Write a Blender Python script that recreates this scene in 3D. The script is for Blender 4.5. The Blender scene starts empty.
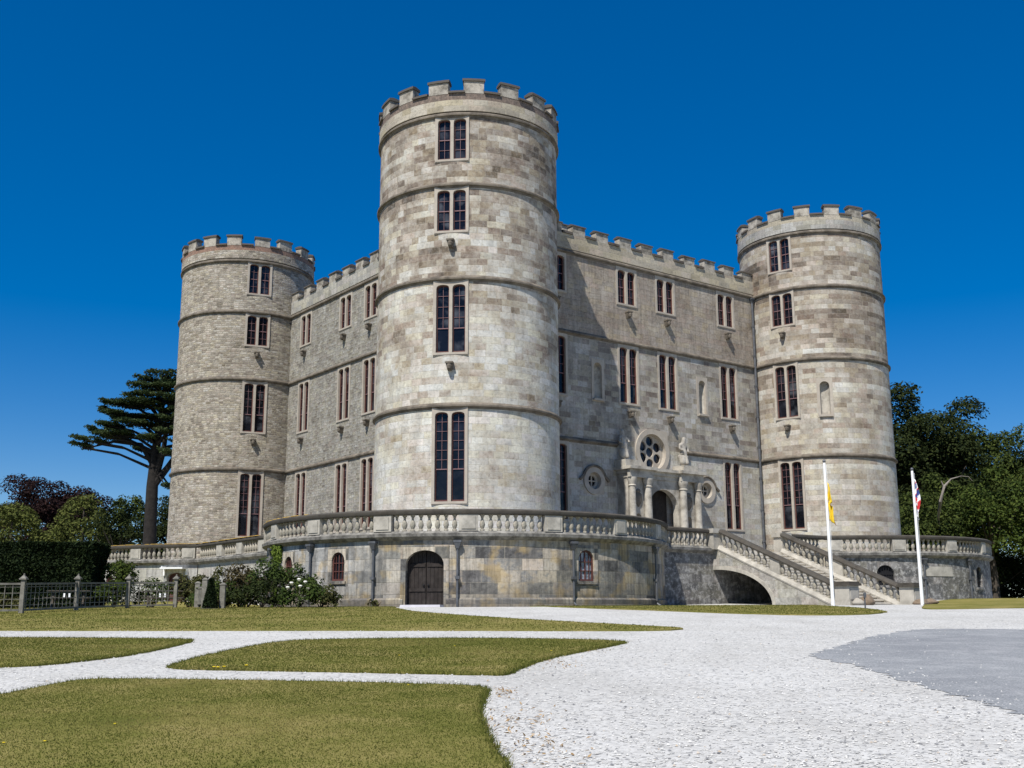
import bpy, bmesh, math, random
import numpy as np
from mathutils import Vector, Matrix
from mathutils.geometry import tessellate_polygon
R_ = math.radians
PI = math.pi
random.seed(7)
rng = np.random.default_rng(7)
S = bpy.context.scene
COL = S.collection

# ------------------------------------------------------------------ camera
cd = bpy.data.cameras.new("camera")
cd.sensor_width = 36.0
cd.lens = 1092.8 / 1024 * 36
cd.clip_start = 0.1
cd.clip_end = 3000
cam = bpy.data.objects.new("camera", cd)
COL.objects.link(cam)
EYE = -0.2
cam.matrix_world = Matrix.Translation((0, 0, EYE)) @ Matrix.Rotation(R_(90 + 11.738), 4, 'X') @ Matrix.Rotation(R_(-0.226), 4, 'Z')
S.camera = cam

# ------------------------------------------------------------------ sky, sun, exposure
SUN_AZ = 205.0      # compass from the view axis, clockwise
SUN_EL = 54.0
w = bpy.data.worlds.new("World")
S.world = w
w.use_nodes = True
nt = w.node_tree
bg = nt.nodes["Background"]
sky = nt.nodes.new("ShaderNodeTexSky")
sky.sky_type = 'NISHITA'
sky.sun_disc = False
sky.sun_elevation = R_(SUN_EL)
sky.sun_rotation = R_(SUN_AZ)
sky.air_density = 0.75
sky.dust_density = 0.0
sky.ozone_density = 3.0
hs = nt.nodes.new("ShaderNodeHueSaturation")
hs.inputs['Saturation'].default_value = 1.82
hs.inputs['Hue'].default_value = 0.511
hs.inputs['Value'].default_value = 1.0
gm = nt.nodes.new('ShaderNodeGamma'); gm.inputs[1].default_value = 0.70
nt.links.new(sky.outputs[0], gm.inputs[0])
nt.links.new(gm.outputs[0], hs.inputs['Color'])
nt.links.new(hs.outputs[0], bg.inputs[0])
bg.inputs[1].default_value = 0.142
sl = bpy.data.lights.new("sun", 'SUN')
sl.energy = 5.0
sl.angle = R_(0.53)
sl.color = (1.0, 0.955, 0.88)
sun = bpy.data.objects.new("sun", sl)
COL.objects.link(sun)
sd = Vector((math.sin(R_(SUN_AZ)) * math.cos(R_(SUN_EL)), math.cos(R_(SUN_AZ)) * math.cos(R_(SUN_EL)), math.sin(R_(SUN_EL))))
sun.rotation_euler = sd.to_track_quat('Z', 'Y').to_euler()
sun.location = sd * 150
S.view_settings.view_transform = 'Standard'
S.view_settings.look = 'None'
S.view_settings.exposure = 0.33
S.view_settings.gamma = 1.0
S.view_settings.use_curve_mapping = False

# ------------------------------------------------------------------ mesh helpers
class MB:
    """collects faces; build() links them as one mesh object"""
    def __init__(self):
        self.v = []; self.f = []; self.uv = {}
    def vert(self, p):
        self.v.append(tuple(p)); return len(self.v) - 1
    def face(self, pts, uv=None):
        i = [self.vert(p) for p in pts]
        self.f.append(i)
        if uv is not None: self.uv[len(self.f) - 1] = uv
    def box(self, x0, x1, y0, y1, z0, z1, M=None, skip=''):
        c = [Vector((x, y, z)) for z in (z0, z1) for y in (y0, y1) for x in (x0, x1)]
        if M is not None: c = [M @ p for p in c]
        F = {'b': (0, 2, 3, 1), 't': (4, 5, 7, 6), 'f': (0, 1, 5, 4), 'k': (2, 6, 7, 3), 'l': (0, 4, 6, 2), 'r': (1, 3, 7, 5)}
        for k, q in F.items():
            if k in skip: continue
            self.face([c[j] for j in q])
    def frustum(self, cx, cy, z0, z1, hx0, hy0, hx1, hy1, M=None):
        c = [Vector((cx + sx * hx0, cy + sy * hy0, z0)) for sx, sy in ((-1, -1), (1, -1), (1, 1), (-1, 1))]
        d = [Vector((cx + sx * hx1, cy + sy * hy1, z1)) for sx, sy in ((-1, -1), (1, -1), (1, 1), (-1, 1))]
        if M is not None: c = [M @ p for p in c]; d = [M @ p for p in d]
        self.face(c[::-1]); self.face(d)
        for k in range(4): self.face([c[k], c[(k + 1) % 4], d[(k + 1) % 4], d[k]])
    def lathe(self, prof, n=10, M=None, sx=1.0, sy=1.0):
        rings = []
        for r, z in prof:
            ring = []
            for k in range(n):
                p = Vector((r * sx * math.cos(2 * PI * k / n), r * sy * math.sin(2 * PI * k / n), z))
                ring.append(self.vert(M @ p if M is not None else p))
            rings.append(ring)
        for a, b in zip(rings[:-1], rings[1:]):
            for k in range(n): self.f.append([a[k], a[(k + 1) % n], b[(k + 1) % n], b[k]])
        self.f.append(rings[0][::-1]); self.f.append(rings[-1][:])
    def tube(self, pts, rad, n=7):
        pts = [Vector(p) for p in pts]
        rad = rad if isinstance(rad, (list, tuple)) else [rad] * len(pts)
        rings = []
        for i, p in enumerate(pts):
            t = (pts[min(i + 1, len(pts) - 1)] - pts[max(i - 1, 0)]).normalized()
            u = t.orthogonal().normalized() if abs(t.z) > .9 else t.cross(Vector((0, 0, 1))).normalized()
            if abs(t.z) > .9: u = (Vector((1, 0, 0)) - t * t.x).normalized()
            v = t.cross(u)
            rings.append([self.vert(p + (u * math.cos(2 * PI * k / n) + v * math.sin(2 * PI * k / n)) * rad[i]) for k in range(n)])
        for a, b in zip(rings[:-1], rings[1:]):
            for k in range(n): self.f.append([a[k], a[(k + 1) % n], b[(k + 1) % n], b[k]])
        self.f.append(rings[0][::-1]); self.f.append(rings[-1][:])
    def sweep(self, path, prof, closed=False, caps=True):
        """path: (x, y, nx, ny); prof: closed loop of (outward, z)"""
        rings = [[self.vert((x + o * nx, y + o * ny, z)) for o, z in prof] for x, y, nx, ny in path]
        m = len(prof); n = len(path)
        u = 0.0
        for i in range(n if closed else n - 1):
            a, b = rings[i], rings[(i + 1) % n]
            p, q = path[i], path[(i + 1) % n]
            du = math.hypot(q[0] - p[0], q[1] - p[1])
            for k in range(m):
                k2 = (k + 1) % m
                self.f.append([a[k], a[k2], b[k2], b[k]])
                w0 = prof[k][1] - prof[k][0]; w1 = prof[k2][1] - prof[k2][0]
                self.uv[len(self.f) - 1] = [(u, w0), (u, w1), (u + du, w1), (u + du, w0)]
            u += du
        if caps and not closed:
            self.f.append(rings[0][::-1]); self.f.append(rings[-1][:])
    def build(self, name, mat, parent=None, smooth=False, loc=None, rotz=None, merge=True):
        me = bpy.data.meshes.new(name)
        me.from_pydata(self.v, [], self.f)
        uvl = me.uv_layers.new(name="UVMap")
        for p in me.polygons:
            cu = self.uv.get(p.index)
            for j, li in enumerate(p.loop_indices):
                if cu is not None:
                    uvl.data[li].uv = cu[j]
                else:
                    co = me.vertices[me.loops[li].vertex_index].co
                    n = p.normal
                    if abs(n.z) > .75: uvl.data[li].uv = (co.x, co.y)
                    else:
                        l = math.hypot(n.x, n.y) or 1
                        uvl.data[li].uv = ((-n.y * co.x + n.x * co.y) / l, co.z)
        bm = bmesh.new(); bm.from_mesh(me)
        if merge: bmesh.ops.remove_doubles(bm, verts=bm.verts, dist=1e-4)
        bmesh.ops.recalc_face_normals(bm, faces=bm.faces)
        bm.to_mesh(me); bm.free()
        if smooth:
            me.shade_smooth()
            try: me.set_sharp_from_angle(angle=R_(40))
            except Exception: pass
        me.materials.append(mat)
        return link(name, me, parent, loc, rotz)

def link(name, me, parent=None, loc=None, rotz=None):
    o = bpy.data.objects.new(name, me)
    COL.objects.link(o)
    if parent is not None: o.parent = parent
    if loc is not None: o.location = loc
    if rotz is not None: o.rotation_euler = (0, 0, rotz)
    return o

def tag(o, label, cat, group=None, kind=None):
    if label: o['label'] = label
    if cat: o['category'] = cat
    if group: o['group'] = group
    if kind: o['kind'] = kind
    return o

def empty(name, loc, rotz=0.0, label=None, cat=None, group=None):
    o = bpy.data.objects.new(name, None)
    o.empty_display_size = 0.3
    COL.objects.link(o)
    o.location = loc; o.rotation_euler = (0, 0, rotz)
    return tag(o, label, cat, group)

def copy_tree(o, parent=None):
    c = o.copy(); COL.objects.link(c)
    if parent is not None: c.parent = parent
    for ch in list(o.children): copy_tree(ch, c)
    return c

def arc(c, r, a0, a1, n):
    out = []
    for i in range(n + 1):
        t = a0 + (a1 - a0) * i / n
        out.append((c[0] + r * math.cos(t), c[1] + r * math.sin(t), math.cos(t), math.sin(t)))
    return out

def plate(mb, outer, holes, y0, y1):
    """flat plate with holes in the local x-z plane, front at y0 (towards the viewer), back at y1"""
    loops = [outer] + holes
    flat = [p for l in loops for p in l]
    tris = tessellate_polygon([[Vector((x, z, 0)) for x, z in l] for l in loops])
    for y in (y0, y1):
        for t in tris: mb.face([(flat[i][0], y, flat[i][1]) for i in t])
    for l in loops:
        for i in range(len(l)):
            a, b = l[i], l[(i + 1) % len(l)]
            mb.face([(a[0], y0, a[1]), (b[0], y0, b[1]), (b[0], y1, b[1]), (a[0], y1, a[1])])

def arch(x0, x1, z0, z1, rise, n=8, p=1.0):
    c = (x0 + x1) / 2; h = (x1 - x0) / 2
    pts = [(x0, z0), (x1, z0)]
    for i in range(n + 1):
        t = PI * i / n
        pts.append((c + h * math.cos(t), z1 - rise + rise * math.sin(t) ** p))
    return pts

def circ(cx, cz, r, n=24):
    return [(cx + r * math.cos(2 * PI * i / n), cz + r * math.sin(2 * PI * i / n)) for i in range(n)]

def grid_wall(mb, us, zs, holes, fn, uvo=0.0):
    us = sorted(set([round(u, 5) for u in us] + [round(h[i], 5) for h in holes for i in (0, 1)]))
    zs = sorted(set([round(z, 5) for z in zs] + [round(h[i], 5) for h in holes for i in (2, 3)]))
    us = [u for i, u in enumerate(us) if i == 0 or u - us[i - 1] > 1e-4]
    for u0, u1 in zip(us[:-1], us[1:]):
        for z0, z1 in zip(zs[:-1], zs[1:]):
            um, zm = (u0 + u1) / 2, (z0 + z1) / 2
            if any(h[0] < um < h[1] and h[2] < zm < h[3] for h in holes): continue
            mb.face([fn(u0, z0), fn(u1, z0), fn(u1, z1), fn(u0, z1)], [(u0 + uvo, z0), (u1 + uvo, z0), (u1 + uvo, z1), (u0 + uvo, z1)])

# ------------------------------------------------------------------ materials
MATS = {}
class NT:
    def __init__(self, name):
        self.m = bpy.data.materials.new(name); self.m.use_nodes = True
        self.t = self.m.node_tree
        self.b = self.t.nodes["Principled BSDF"]
        MATS[name] = self.m
    def n(self, typ, **kw):
        x = self.t.nodes.new(typ)
        for k, v in kw.items():
            if k.startswith('i_'): x.inputs[k[2:].replace('_', ' ')].default_value = v
            else: setattr(x, k, v)
        return x
    def L(self, a, b): self.t.links.new(a, b)
    def math(self, op, a, b=None, c=None, clamp=False):
        x = self.t.nodes.new("ShaderNodeMath"); x.operation = op; x.use_clamp = clamp
        for i, s in enumerate((a, b, c)):
            if s is None: continue
            if isinstance(s, (int, float)): x.inputs[i].default_value = s
            else: self.L(s, x.inputs[i])
        return x.outputs[0]
    def mix(self, fac, a, b, blend='MIX'):
        x = self.t.nodes.new("ShaderNodeMix"); x.data_type = 'RGBA'; x.blend_type = blend
        for s, i in ((fac, 0), (a, 6), (b, 7)):
            if isinstance(s, (int, float)): x.inputs[i].default_value = s
            elif isinstance(s, (tuple, list)): x.inputs[i].default_value = (*s, 1)
            else: self.L(s, x.inputs[i])
        return x.outputs[2]
    def ramp(self, fac, stops, interp='LINEAR'):
        x = self.t.nodes.new("ShaderNodeValToRGB"); e = x.color_ramp; e.interpolation = interp
        while len(e.elements) < len(stops): e.elements.new(0.5)
        for el, (p, c) in zip(e.elements, stops):
            el.position = p; el.color = (*c, 1) if len(c) == 3 else c
        self.L(fac, x.inputs[0]); return x.outputs[0]
    def noise(self, vec, scale, detail=4, rough=.55):
        x = self.t.nodes.new("ShaderNodeTexNoise"); x.inputs['Scale'].default_value = scale
        x.inputs['Detail'].default_value = detail; x.inputs['Roughness'].default_value = rough
        self.L(vec, x.inputs['Vector']); return x.outputs[0]
    def rng01(self, v, a, b, lo=0.0, hi=1.0):
        x = self.t.nodes.new("ShaderNodeMapRange"); x.clamp = True
        self.L(v, x.inputs[0])
        for i, q in zip((1, 2, 3, 4), (a, b, lo, hi)): x.inputs[i].default_value = q
        return x.outputs[0]
    def bump(self, h, strength, dist):
        x = self.t.nodes.new("ShaderNodeBump"); x.inputs['Strength'].default_value = strength; x.inputs['Distance'].default_value = dist
        self.L(h, x.inputs['Height']); self.L(x.outputs[0], self.b.inputs['Normal'])

def stone(name, bw, bh, cols, mortar=(.4, .37, .31), tint=.6, patch=.5, patch_scale=.35, zshift=None, streak=0.0, streak_col=(.05, .048, .045),
          blotch=0.0, blotch_col=(.6, .58, .53), black=0.0, rubble=False, msize=.012, grime=.25, bump=.55, foot=None, ochre=0.0, tz=None, bands=0.0, mottle=.35, ugrey=None, sfreq=3.2):
    k = NT(name)
    uvn = k.n("ShaderNodeUVMap"); uv = uvn.outputs[0]
    sep = k.n("ShaderNodeSeparateXYZ"); k.L(uv, sep.inputs[0])
    u, v = sep.outputs[0], sep.outputs[1]
    nw = k.noise(uv, 1.3 if not rubble else 3.0, 2)
    amp = .03 if not rubble else .12
    v2 = k.math('ADD', v, k.math('MULTIPLY', k.math('SUBTRACT', nw, .5), amp))
    row = k.math('FLOOR', k.math('DIVIDE', v2, bh))
    wn = k.n("ShaderNodeTexWhiteNoise", noise_dimensions='1D'); k.L(row, wn.inputs['W'])
    u2 = k.math('ADD', k.math('MULTIPLY', u, k.math('MULTIPLY_ADD', wn.outputs[0], .55, .72)), k.math('MULTIPLY', wn.outputs[0], 17.3))
    if not rubble:
        cw_ = k.n("ShaderNodeCombineXYZ"); k.L(u, cw_.inputs[0]); k.L(k.math('MULTIPLY', row, 3.7), cw_.inputs[1])
        u2 = k.math('ADD', u2, k.math('MULTIPLY', k.math('SUBTRACT', k.noise(cw_.outputs[0], 1.1, 1), .5), 1.1))
    if rubble:
        n2 = k.noise(uv, 2.2, 2)
        u2 = k.math('ADD', u2, k.math('MULTIPLY', n2, .5))
    cmb = k.n("ShaderNodeCombineXYZ"); k.L(u2, cmb.inputs[0]); k.L(v2, cmb.inputs[1])
    br = k.n("ShaderNodeTexBrick", offset=.5, squash=1.0)
    br.inputs['Color1'].default_value = (0, 0, 0, 1); br.inputs['Color2'].default_value = (1, 1, 1, 1)
    br.inputs['Mortar'].default_value = (.5, .5, .5, 1)
    br.inputs['Scale'].default_value = 1; br.inputs['Mortar Size'].default_value = msize
    br.inputs['Mortar Smooth'].default_value = .35
    br.inputs['Brick Width'].default_value = bw; br.inputs['Row Height'].default_value = bh
    k.L(cmb.outputs[0], br.inputs['Vector'])
    tv = k.math('MULTIPLY', br.outputs[0], tint)
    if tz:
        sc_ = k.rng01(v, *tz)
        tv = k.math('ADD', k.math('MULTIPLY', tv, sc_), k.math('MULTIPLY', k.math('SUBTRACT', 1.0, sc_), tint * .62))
    if bands:
        bwn = k.n("ShaderNodeTexWhiteNoise", noise_dimensions='1D'); k.L(k.math('ADD', row, 311.0), bwn.inputs['W'])
        tv = k.math('ADD', tv, k.math('MULTIPLY', k.math('SUBTRACT', bwn.outputs[0], .5), bands))
    pn = k.noise(uv, patch_scale, 5, .6)
    pn = k.rng01(pn, .28, .72)
    t = k.math('ADD', tv, k.math('MULTIPLY', pn, patch))
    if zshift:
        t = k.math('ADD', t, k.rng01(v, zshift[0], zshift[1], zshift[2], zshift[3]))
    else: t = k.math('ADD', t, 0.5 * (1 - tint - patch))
    if mottle:
        t = k.math('ADD', t, k.math('MULTIPLY', k.math('SUBTRACT', k.noise(uv, 3.4, 7, .72), .5), mottle))
    col = k.ramp(t, [(i / (len(cols) - 1), c) for i, c in enumerate(cols)])
    hue = k.math('FRACT', k.math('MULTIPLY', br.outputs[0], 7.31))
    col = k.mix(1.0, col, k.ramp(hue, [(0, (1.04, .98, .965)), (.3, (.965, .995, 1.03)), (.6, (1.04, 1.02, .90)), (.8, (1.0, 1.0, 1.0)), (1, (.95, .97, .98))]), 'MULTIPLY')
    fn = k.noise(uv, 7.0, 6, .7)
    col = k.mix(1.0, col, k.ramp(fn, [(.25, (.52, .51, .5)), (.48, (1, 1, 1)), (.8, (1.2, 1.19, 1.16))]), 'MULTIPLY')
    col = k.mix(k.math('MULTIPLY', br.outputs[1], .3 if not rubble else .5), col, mortar)
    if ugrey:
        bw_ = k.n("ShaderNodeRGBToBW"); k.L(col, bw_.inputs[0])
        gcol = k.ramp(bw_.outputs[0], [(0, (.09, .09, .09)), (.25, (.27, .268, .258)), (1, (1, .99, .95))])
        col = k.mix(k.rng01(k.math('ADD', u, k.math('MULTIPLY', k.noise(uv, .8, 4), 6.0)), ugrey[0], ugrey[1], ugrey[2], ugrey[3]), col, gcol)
    if ochre:
        on = k.rng01(k.noise(uv, .9, 3), .52, .62)
        col = k.mix(k.math('MULTIPLY', on, ochre), col, (.42, .29, .10))
    gn = k.noise(uv, 1.7, 7, .72)
    col = k.mix(k.math('MULTIPLY', k.rng01(gn, .5, .72), grime), col, (.09, .082, .07))
    if streak:
        cs = k.n("ShaderNodeCombineXYZ"); k.L(k.math('MULTIPLY', u, sfreq), cs.inputs[0]); k.L(k.math('MULTIPLY', v, .22), cs.inputs[1])
        sn = k.noise(cs.outputs[0], 1.6, 6, .68)
        cs2 = k.rng01(sn, .44, .62)
        col = k.mix(k.math('MULTIPLY', cs2, streak), col, streak_col)
    if black:
        bn = k.noise(uv, .8, 7, .7)
        col = k.mix(k.math('MULTIPLY', k.rng01(bn, .42, .58), black), col, (.045, .046, .048))
    if blotch:
        wn2 = k.noise(uv, 3.0, 8, .75)
        col = k.mix(k.math('MULTIPLY', k.rng01(wn2, .5, .58), blotch), col, blotch_col)
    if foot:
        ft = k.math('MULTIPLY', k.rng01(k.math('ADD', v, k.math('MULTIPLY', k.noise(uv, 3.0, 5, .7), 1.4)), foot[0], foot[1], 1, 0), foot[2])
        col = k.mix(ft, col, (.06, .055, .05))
    k.L(col, k.b.inputs['Base Color'])
    k.b.inputs['Roughness'].default_value = .93
    k.b.inputs['Specular IOR Level'].default_value = .2
    h = k.math('ADD', k.math('MULTIPLY', br.outputs[1], -.6), k.math('ADD', k.math('MULTIPLY', fn, .7), k.math('MULTIPLY', br.outputs[0], .35)))
    k.bump(h, bump, .05 if not rubble else .07)
    return k.m

def plain(name, col, rough=.8, var=.25, scale=6.0, metal=0.0, spec=.3, dark=None, dscale=2.0, damt=.5, bump=.0, coords='Object'):
    k = NT(name)
    tc = k.n("ShaderNodeTexCoord"); c = tc.outputs[coords]
    n1 = k.noise(c, scale, 5, .65)
    lo = tuple(x * (1 - var) for x in col); hi = tuple(min(1, x * (1 + var)) for x in col)
    cc = k.ramp(n1, [(.3, lo), (.7, hi)])
    if dark:
        cc = k.mix(k.math('MULTIPLY', k.rng01(k.noise(c, dscale, 6, .7), .45, .62), damt), cc, dark)
    k.L(cc, k.b.inputs['Base Color'])
    k.b.inputs['Roughness'].default_value = rough
    k.b.inputs['Metallic'].default_value = metal
    k.b.inputs['Specular IOR Level'].default_value = spec
    if bump: k.bump(n1, bump, .02)
    return k.m

CREAM = [(.09, .072, .056), (.19, .15, .117), (.31, .262, .21), (.445, .405, .345), (.53, .505, .45), (.61, .595, .55)]
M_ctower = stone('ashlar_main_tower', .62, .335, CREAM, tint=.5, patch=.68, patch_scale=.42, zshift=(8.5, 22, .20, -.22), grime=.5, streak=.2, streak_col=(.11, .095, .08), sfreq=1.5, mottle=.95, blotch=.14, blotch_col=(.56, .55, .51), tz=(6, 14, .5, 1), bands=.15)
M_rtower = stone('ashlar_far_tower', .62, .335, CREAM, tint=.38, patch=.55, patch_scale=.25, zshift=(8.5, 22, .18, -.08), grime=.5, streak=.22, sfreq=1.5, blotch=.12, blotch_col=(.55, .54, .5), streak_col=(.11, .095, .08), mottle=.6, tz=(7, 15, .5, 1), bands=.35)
M_rubble = stone('rubble_stone', .34, .15, [(.11, .094, .076), (.25, .215, .178), (.37, .33, .278), (.46, .42, .36), (.56, .525, .465)], mortar=(.40, .37, .30),
                 tint=.62, patch=.35, patch_scale=.5, rubble=True, msize=.02, grime=.7, bump=1.0, mottle=.7, streak=.22, streak_col=(.10, .088, .07))
M_rubble2 = stone('rubble_grey', .36, .17, [(.085, .075, .062), (.20, .182, .158), (.285, .27, .242), (.35, .335, .30), (.46, .445, .41)], mortar=(.36, .34, .29),
                  tint=.5, patch=.45, patch_scale=.8, rubble=True, msize=.02, grime=.75, bump=1.0, mottle=.8, streak=.25, streak_col=(.08, .075, .065), blotch=.2, blotch_col=(.45, .44, .41))
M_brown = stone('brown_render', .7, .33, [(.17, .135, .105), (.26, .215, .172), (.335, .285, .235), (.395, .345, .29), (.47, .425, .365)], mortar=(.30, .26, .215),
                tint=.14, patch=.75, patch_scale=.5, grime=.6, msize=.005, mottle=1.1, streak=.35, streak_col=(.07, .06, .05), blotch=.22, blotch_col=(.42, .39, .34), bump=.8)
M_mixed = stone('patched_ashlar', .6, .33, [(.12, .10, .085), (.21, .185, .16), (.325, .30, .265), (.42, .40, .365), (.50, .485, .455)], tint=.5, patch=.6, patch_scale=.45, grime=.6, mottle=.7, streak=.25, streak_col=(.10, .09, .08))
M_lower = stone('pale_ashlar', .65, .335, [(.2, .175, .14), (.34, .31, .265), (.43, .41, .37), (.50, .485, .45), (.56, .55, .52)], tint=.45, patch=.5, patch_scale=.3, grime=.5, mottle=.6, streak=.25, streak_col=(.12, .105, .09))
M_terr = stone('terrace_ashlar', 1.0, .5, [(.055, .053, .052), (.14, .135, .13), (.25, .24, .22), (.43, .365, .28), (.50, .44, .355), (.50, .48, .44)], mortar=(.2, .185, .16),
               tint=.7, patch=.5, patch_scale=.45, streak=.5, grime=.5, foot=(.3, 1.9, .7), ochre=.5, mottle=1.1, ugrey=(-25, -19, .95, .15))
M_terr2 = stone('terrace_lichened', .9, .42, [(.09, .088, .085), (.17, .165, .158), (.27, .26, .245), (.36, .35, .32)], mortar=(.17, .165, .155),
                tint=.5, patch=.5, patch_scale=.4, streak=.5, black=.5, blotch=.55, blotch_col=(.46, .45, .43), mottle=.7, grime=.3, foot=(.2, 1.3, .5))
M_terr3 = stone('terrace_pale', 1.0, .5, [(.2, .2, .195), (.36, .35, .33), (.46, .45, .42), (.52, .51, .48)], tint=.4, patch=.5, streak=.35, grime=.35)
M_trim = plain('dressed_stone', (.43, .40, .345), .9, .2, 3.0, dark=(.15, .13, .105), dscale=1.4, damt=.65, bump=.15)
M_merlon = plain('weathered_merlon', (.36, .33, .28), .93, .3, 2.2, dark=(.10, .088, .07), dscale=1.8, damt=.8, bump=.35)
M_surr = plain('window_stone', (.395, .355, .30), .9, .18, 4.0, dark=(.30, .25, .2), dscale=1.0, damt=.5, bump=.1)
M_string = plain('weathered_shadow_moulding', (.17, .145, .115), .95, .3, 2.0, dark=(.06, .052, .042), dscale=1.5, damt=.7, bump=.3)  # weathered stone, base tone darkened to carry the undercut shadow line
M_cop = plain('lichened_coping', (.065, .057, .047), .95, .35, 2.0, dark=(.075, .07, .06), dscale=2.2, damt=.75, bump=.3)
M_copdark = plain('dark_coping', (.10, .085, .072), .95, .4, 2.0, dark=(.04, .045, .04), dscale=2.0, damt=.6, bump=.3)
M_bal = plain('baluster_stone', (.37, .335, .275), .92, .3, 5.0, dark=(.10, .11, .09), dscale=3.0, damt=.75, bump=.2, coords='Object')
M_pier = plain('pier_stone', (.41, .385, .335), .92, .18, 1.5, dark=(.16, .15, .13), dscale=1.3, damt=.5, bump=.2)
M_ledge = plain('ledge_stone', (.22, .21, .19), .95, .45, 3.0, dark=(.055, .053, .05), dscale=2.5, damt=.75, bump=.3)
M_brick = plain('old_brick_band', (.175, .135, .11), .95, .45, 9.0, dark=(.10, .085, .075), dscale=4.0, damt=.7, bump=.5)
M_brickred = plain('red_brick_band', (.25, .155, .115), .95, .4, 9.0, dark=(.14, .11, .09), dscale=3.0, damt=.6, bump=.5)
M_par = stone('parapet_stone', .8, .36, [(.2, .172, .138), (.34, .302, .24), (.43, .385, .31), (.5, .46, .38)], tint=.4, patch=.5, grime=.5)
M_pargrey = stone('parapet_grey', .8, .36, [(.2, .19, .175), (.31, .30, .275), (.40, .385, .35), (.47, .45, .41)], tint=.4, patch=.5, grime=.45, streak=.35, streak_col=(.12, .115, .105))
M_red = plain('red_oxide_paint', (.105, .04, .032), .55, .25, 8.0, spec=.4)
M_lead = plain('glazing_bar_paint', (.20, .115, .12), .6, .2, 8.0)
M_grey = plain('lead_pipe', (.11, .115, .125), .55, .3, 3.0, metal=.3)
M_wood = plain('oak_door', (.020, .015, .013), .75, .4, 4.0, dark=(.05, .042, .038), dscale=3.0, damt=.4, bump=.3)
M_iron = plain('black_iron', (.02, .02, .022), .6, .3, 6.0, metal=.4)
M_white = plain('white_paint', (.80, .80, .79), .4, .05, 2.0, spec=.5)
M_yellow = plain('yellow_cloth', (.72, .50, .03), .85, .15, 3.0)
M_fence = plain('weathered_timber', (.20, .19, .165), .9, .3, 6.0, dark=(.09, .085, .07), dscale=4.0, damt=.6, bump=.3)
M_table = plain('dark_timber', (.07, .06, .05), .85, .3, 5.0)
M_rock = plain('field_stone', (.2, .15, .105), .95, .35, 4.0, dark=(.12, .1, .08), dscale=3.0, damt=.5, bump=.6)
M_rockw = plain('pale_rock', (.36, .33, .28), .95, .3, 4.0, dark=(.2, .18, .15), dscale=4.0, damt=.5, bump=.6)
M_statue = plain('statue_stone', (.42, .39, .34), .92, .25, 5.0, dark=(.12, .11, .1), dscale=2.5, damt=.7, bump=.3)
M_roof = plain('lead_roof', (.2, .2, .21), .7, .2, 1.0)
M_floor = plain('paving', (.32, .30, .27), .95, .2, 1.0)
M_dark = plain('dark_interior', (.012, .012, .014), .9, .2, 1.0)
M_step = plain('step_stone', (.55, .51, .44), .92, .12, 2.5, dark=(.3, .27, .22), dscale=1.0, damt=.3, bump=.2)
M_ramp = plain('pale_ramp', (.40, .39, .42), .9, .12, 3.0)
M_lichen = plain('yellow_lichen', (.55, .36, .09), .95, .35, 7.0, dark=(.2, .16, .09), dscale=5.0, damt=.6, bump=.3)

def glass_mat():
    k = NT('window_glass')
    tc = k.n("ShaderNodeTexCoord")
    n = k.noise(tc.outputs['Object'], 1.1, 3)
    c = k.ramp(n, [(.3, (.003, .0035, .005)), (.7, (.010, .011, .017))])
    oi = k.n("ShaderNodeObjectInfo")
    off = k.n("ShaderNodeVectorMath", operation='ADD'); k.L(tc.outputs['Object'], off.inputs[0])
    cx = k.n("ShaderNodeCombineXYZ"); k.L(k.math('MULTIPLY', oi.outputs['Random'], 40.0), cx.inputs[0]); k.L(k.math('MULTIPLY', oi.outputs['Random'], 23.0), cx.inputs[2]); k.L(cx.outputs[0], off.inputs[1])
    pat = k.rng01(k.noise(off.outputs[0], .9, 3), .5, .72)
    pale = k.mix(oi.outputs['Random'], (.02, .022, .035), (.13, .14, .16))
    c = k.mix(k.math('MULTIPLY', pat, .8), c, pale)  # pale bluish reflections mixed into the pane colour, varying per pane
    k.L(c, k.b.inputs['Base Color'])
    k.b.inputs['Roughness'].default_value = .08
    k.b.inputs['Specular IOR Level'].default_value = .3
    wv = k.noise(tc.outputs['Object'], 2.6, 2)
    k.bump(wv, .35, .03)
    return k.m
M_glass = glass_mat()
M_glass_refl = plain('reflection_tinted_glass', (.30, .33, .38), .15, .6, 5.0, dark=(.05, .055, .07), dscale=4.0, damt=.8, spec=.5)  # whitish pane reflections painted as mottled glass colour

def leaf_mat(name, c0, c1, c2, trans=.25, rough=.8):
    k = NT(name)
    at = k.n("ShaderNodeAttribute", attribute_name='tint')
    geo = k.n("ShaderNodeNewGeometry")
    n = k.noise(geo.outputs['Position'], .35, 3)
    t = k.math('ADD', k.math('MULTIPLY', at.outputs['Fac'], .6), k.math('MULTIPLY', n, .45))
    col = k.ramp(t, [(.12, c0), (.5, c1), (.9, c2)])
    k.L(col, k.b.inputs['Base Color'])
    k.b.inputs['Roughness'].default_value = rough
    k.b.inputs['Specular IOR Level'].default_value = .08
    tr = k.n("ShaderNodeBsdfTranslucent"); k.L(col, tr.inputs[0])
    mx = k.n("ShaderNodeMixShader"); mx.inputs[0].default_value = trans
    k.L(k.b.outputs[0], mx.inputs[1]); k.L(tr.outputs[0], mx.inputs[2])
    k.L(mx.outputs[0], k.t.nodes["Material Output"].inputs[0])
    return k.m
L_wood = leaf_mat('leaf_deep_green', (.018, .028, .008), (.042, .060, .014), (.085, .105, .024))
L_light = leaf_mat('leaf_fresh_green', (.018, .032, .008), (.046, .07, .014), (.10, .125, .026))
L_dark = leaf_mat('leaf_dark_green', (.010, .016, .006), (.022, .032, .010), (.05, .062, .018))
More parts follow.
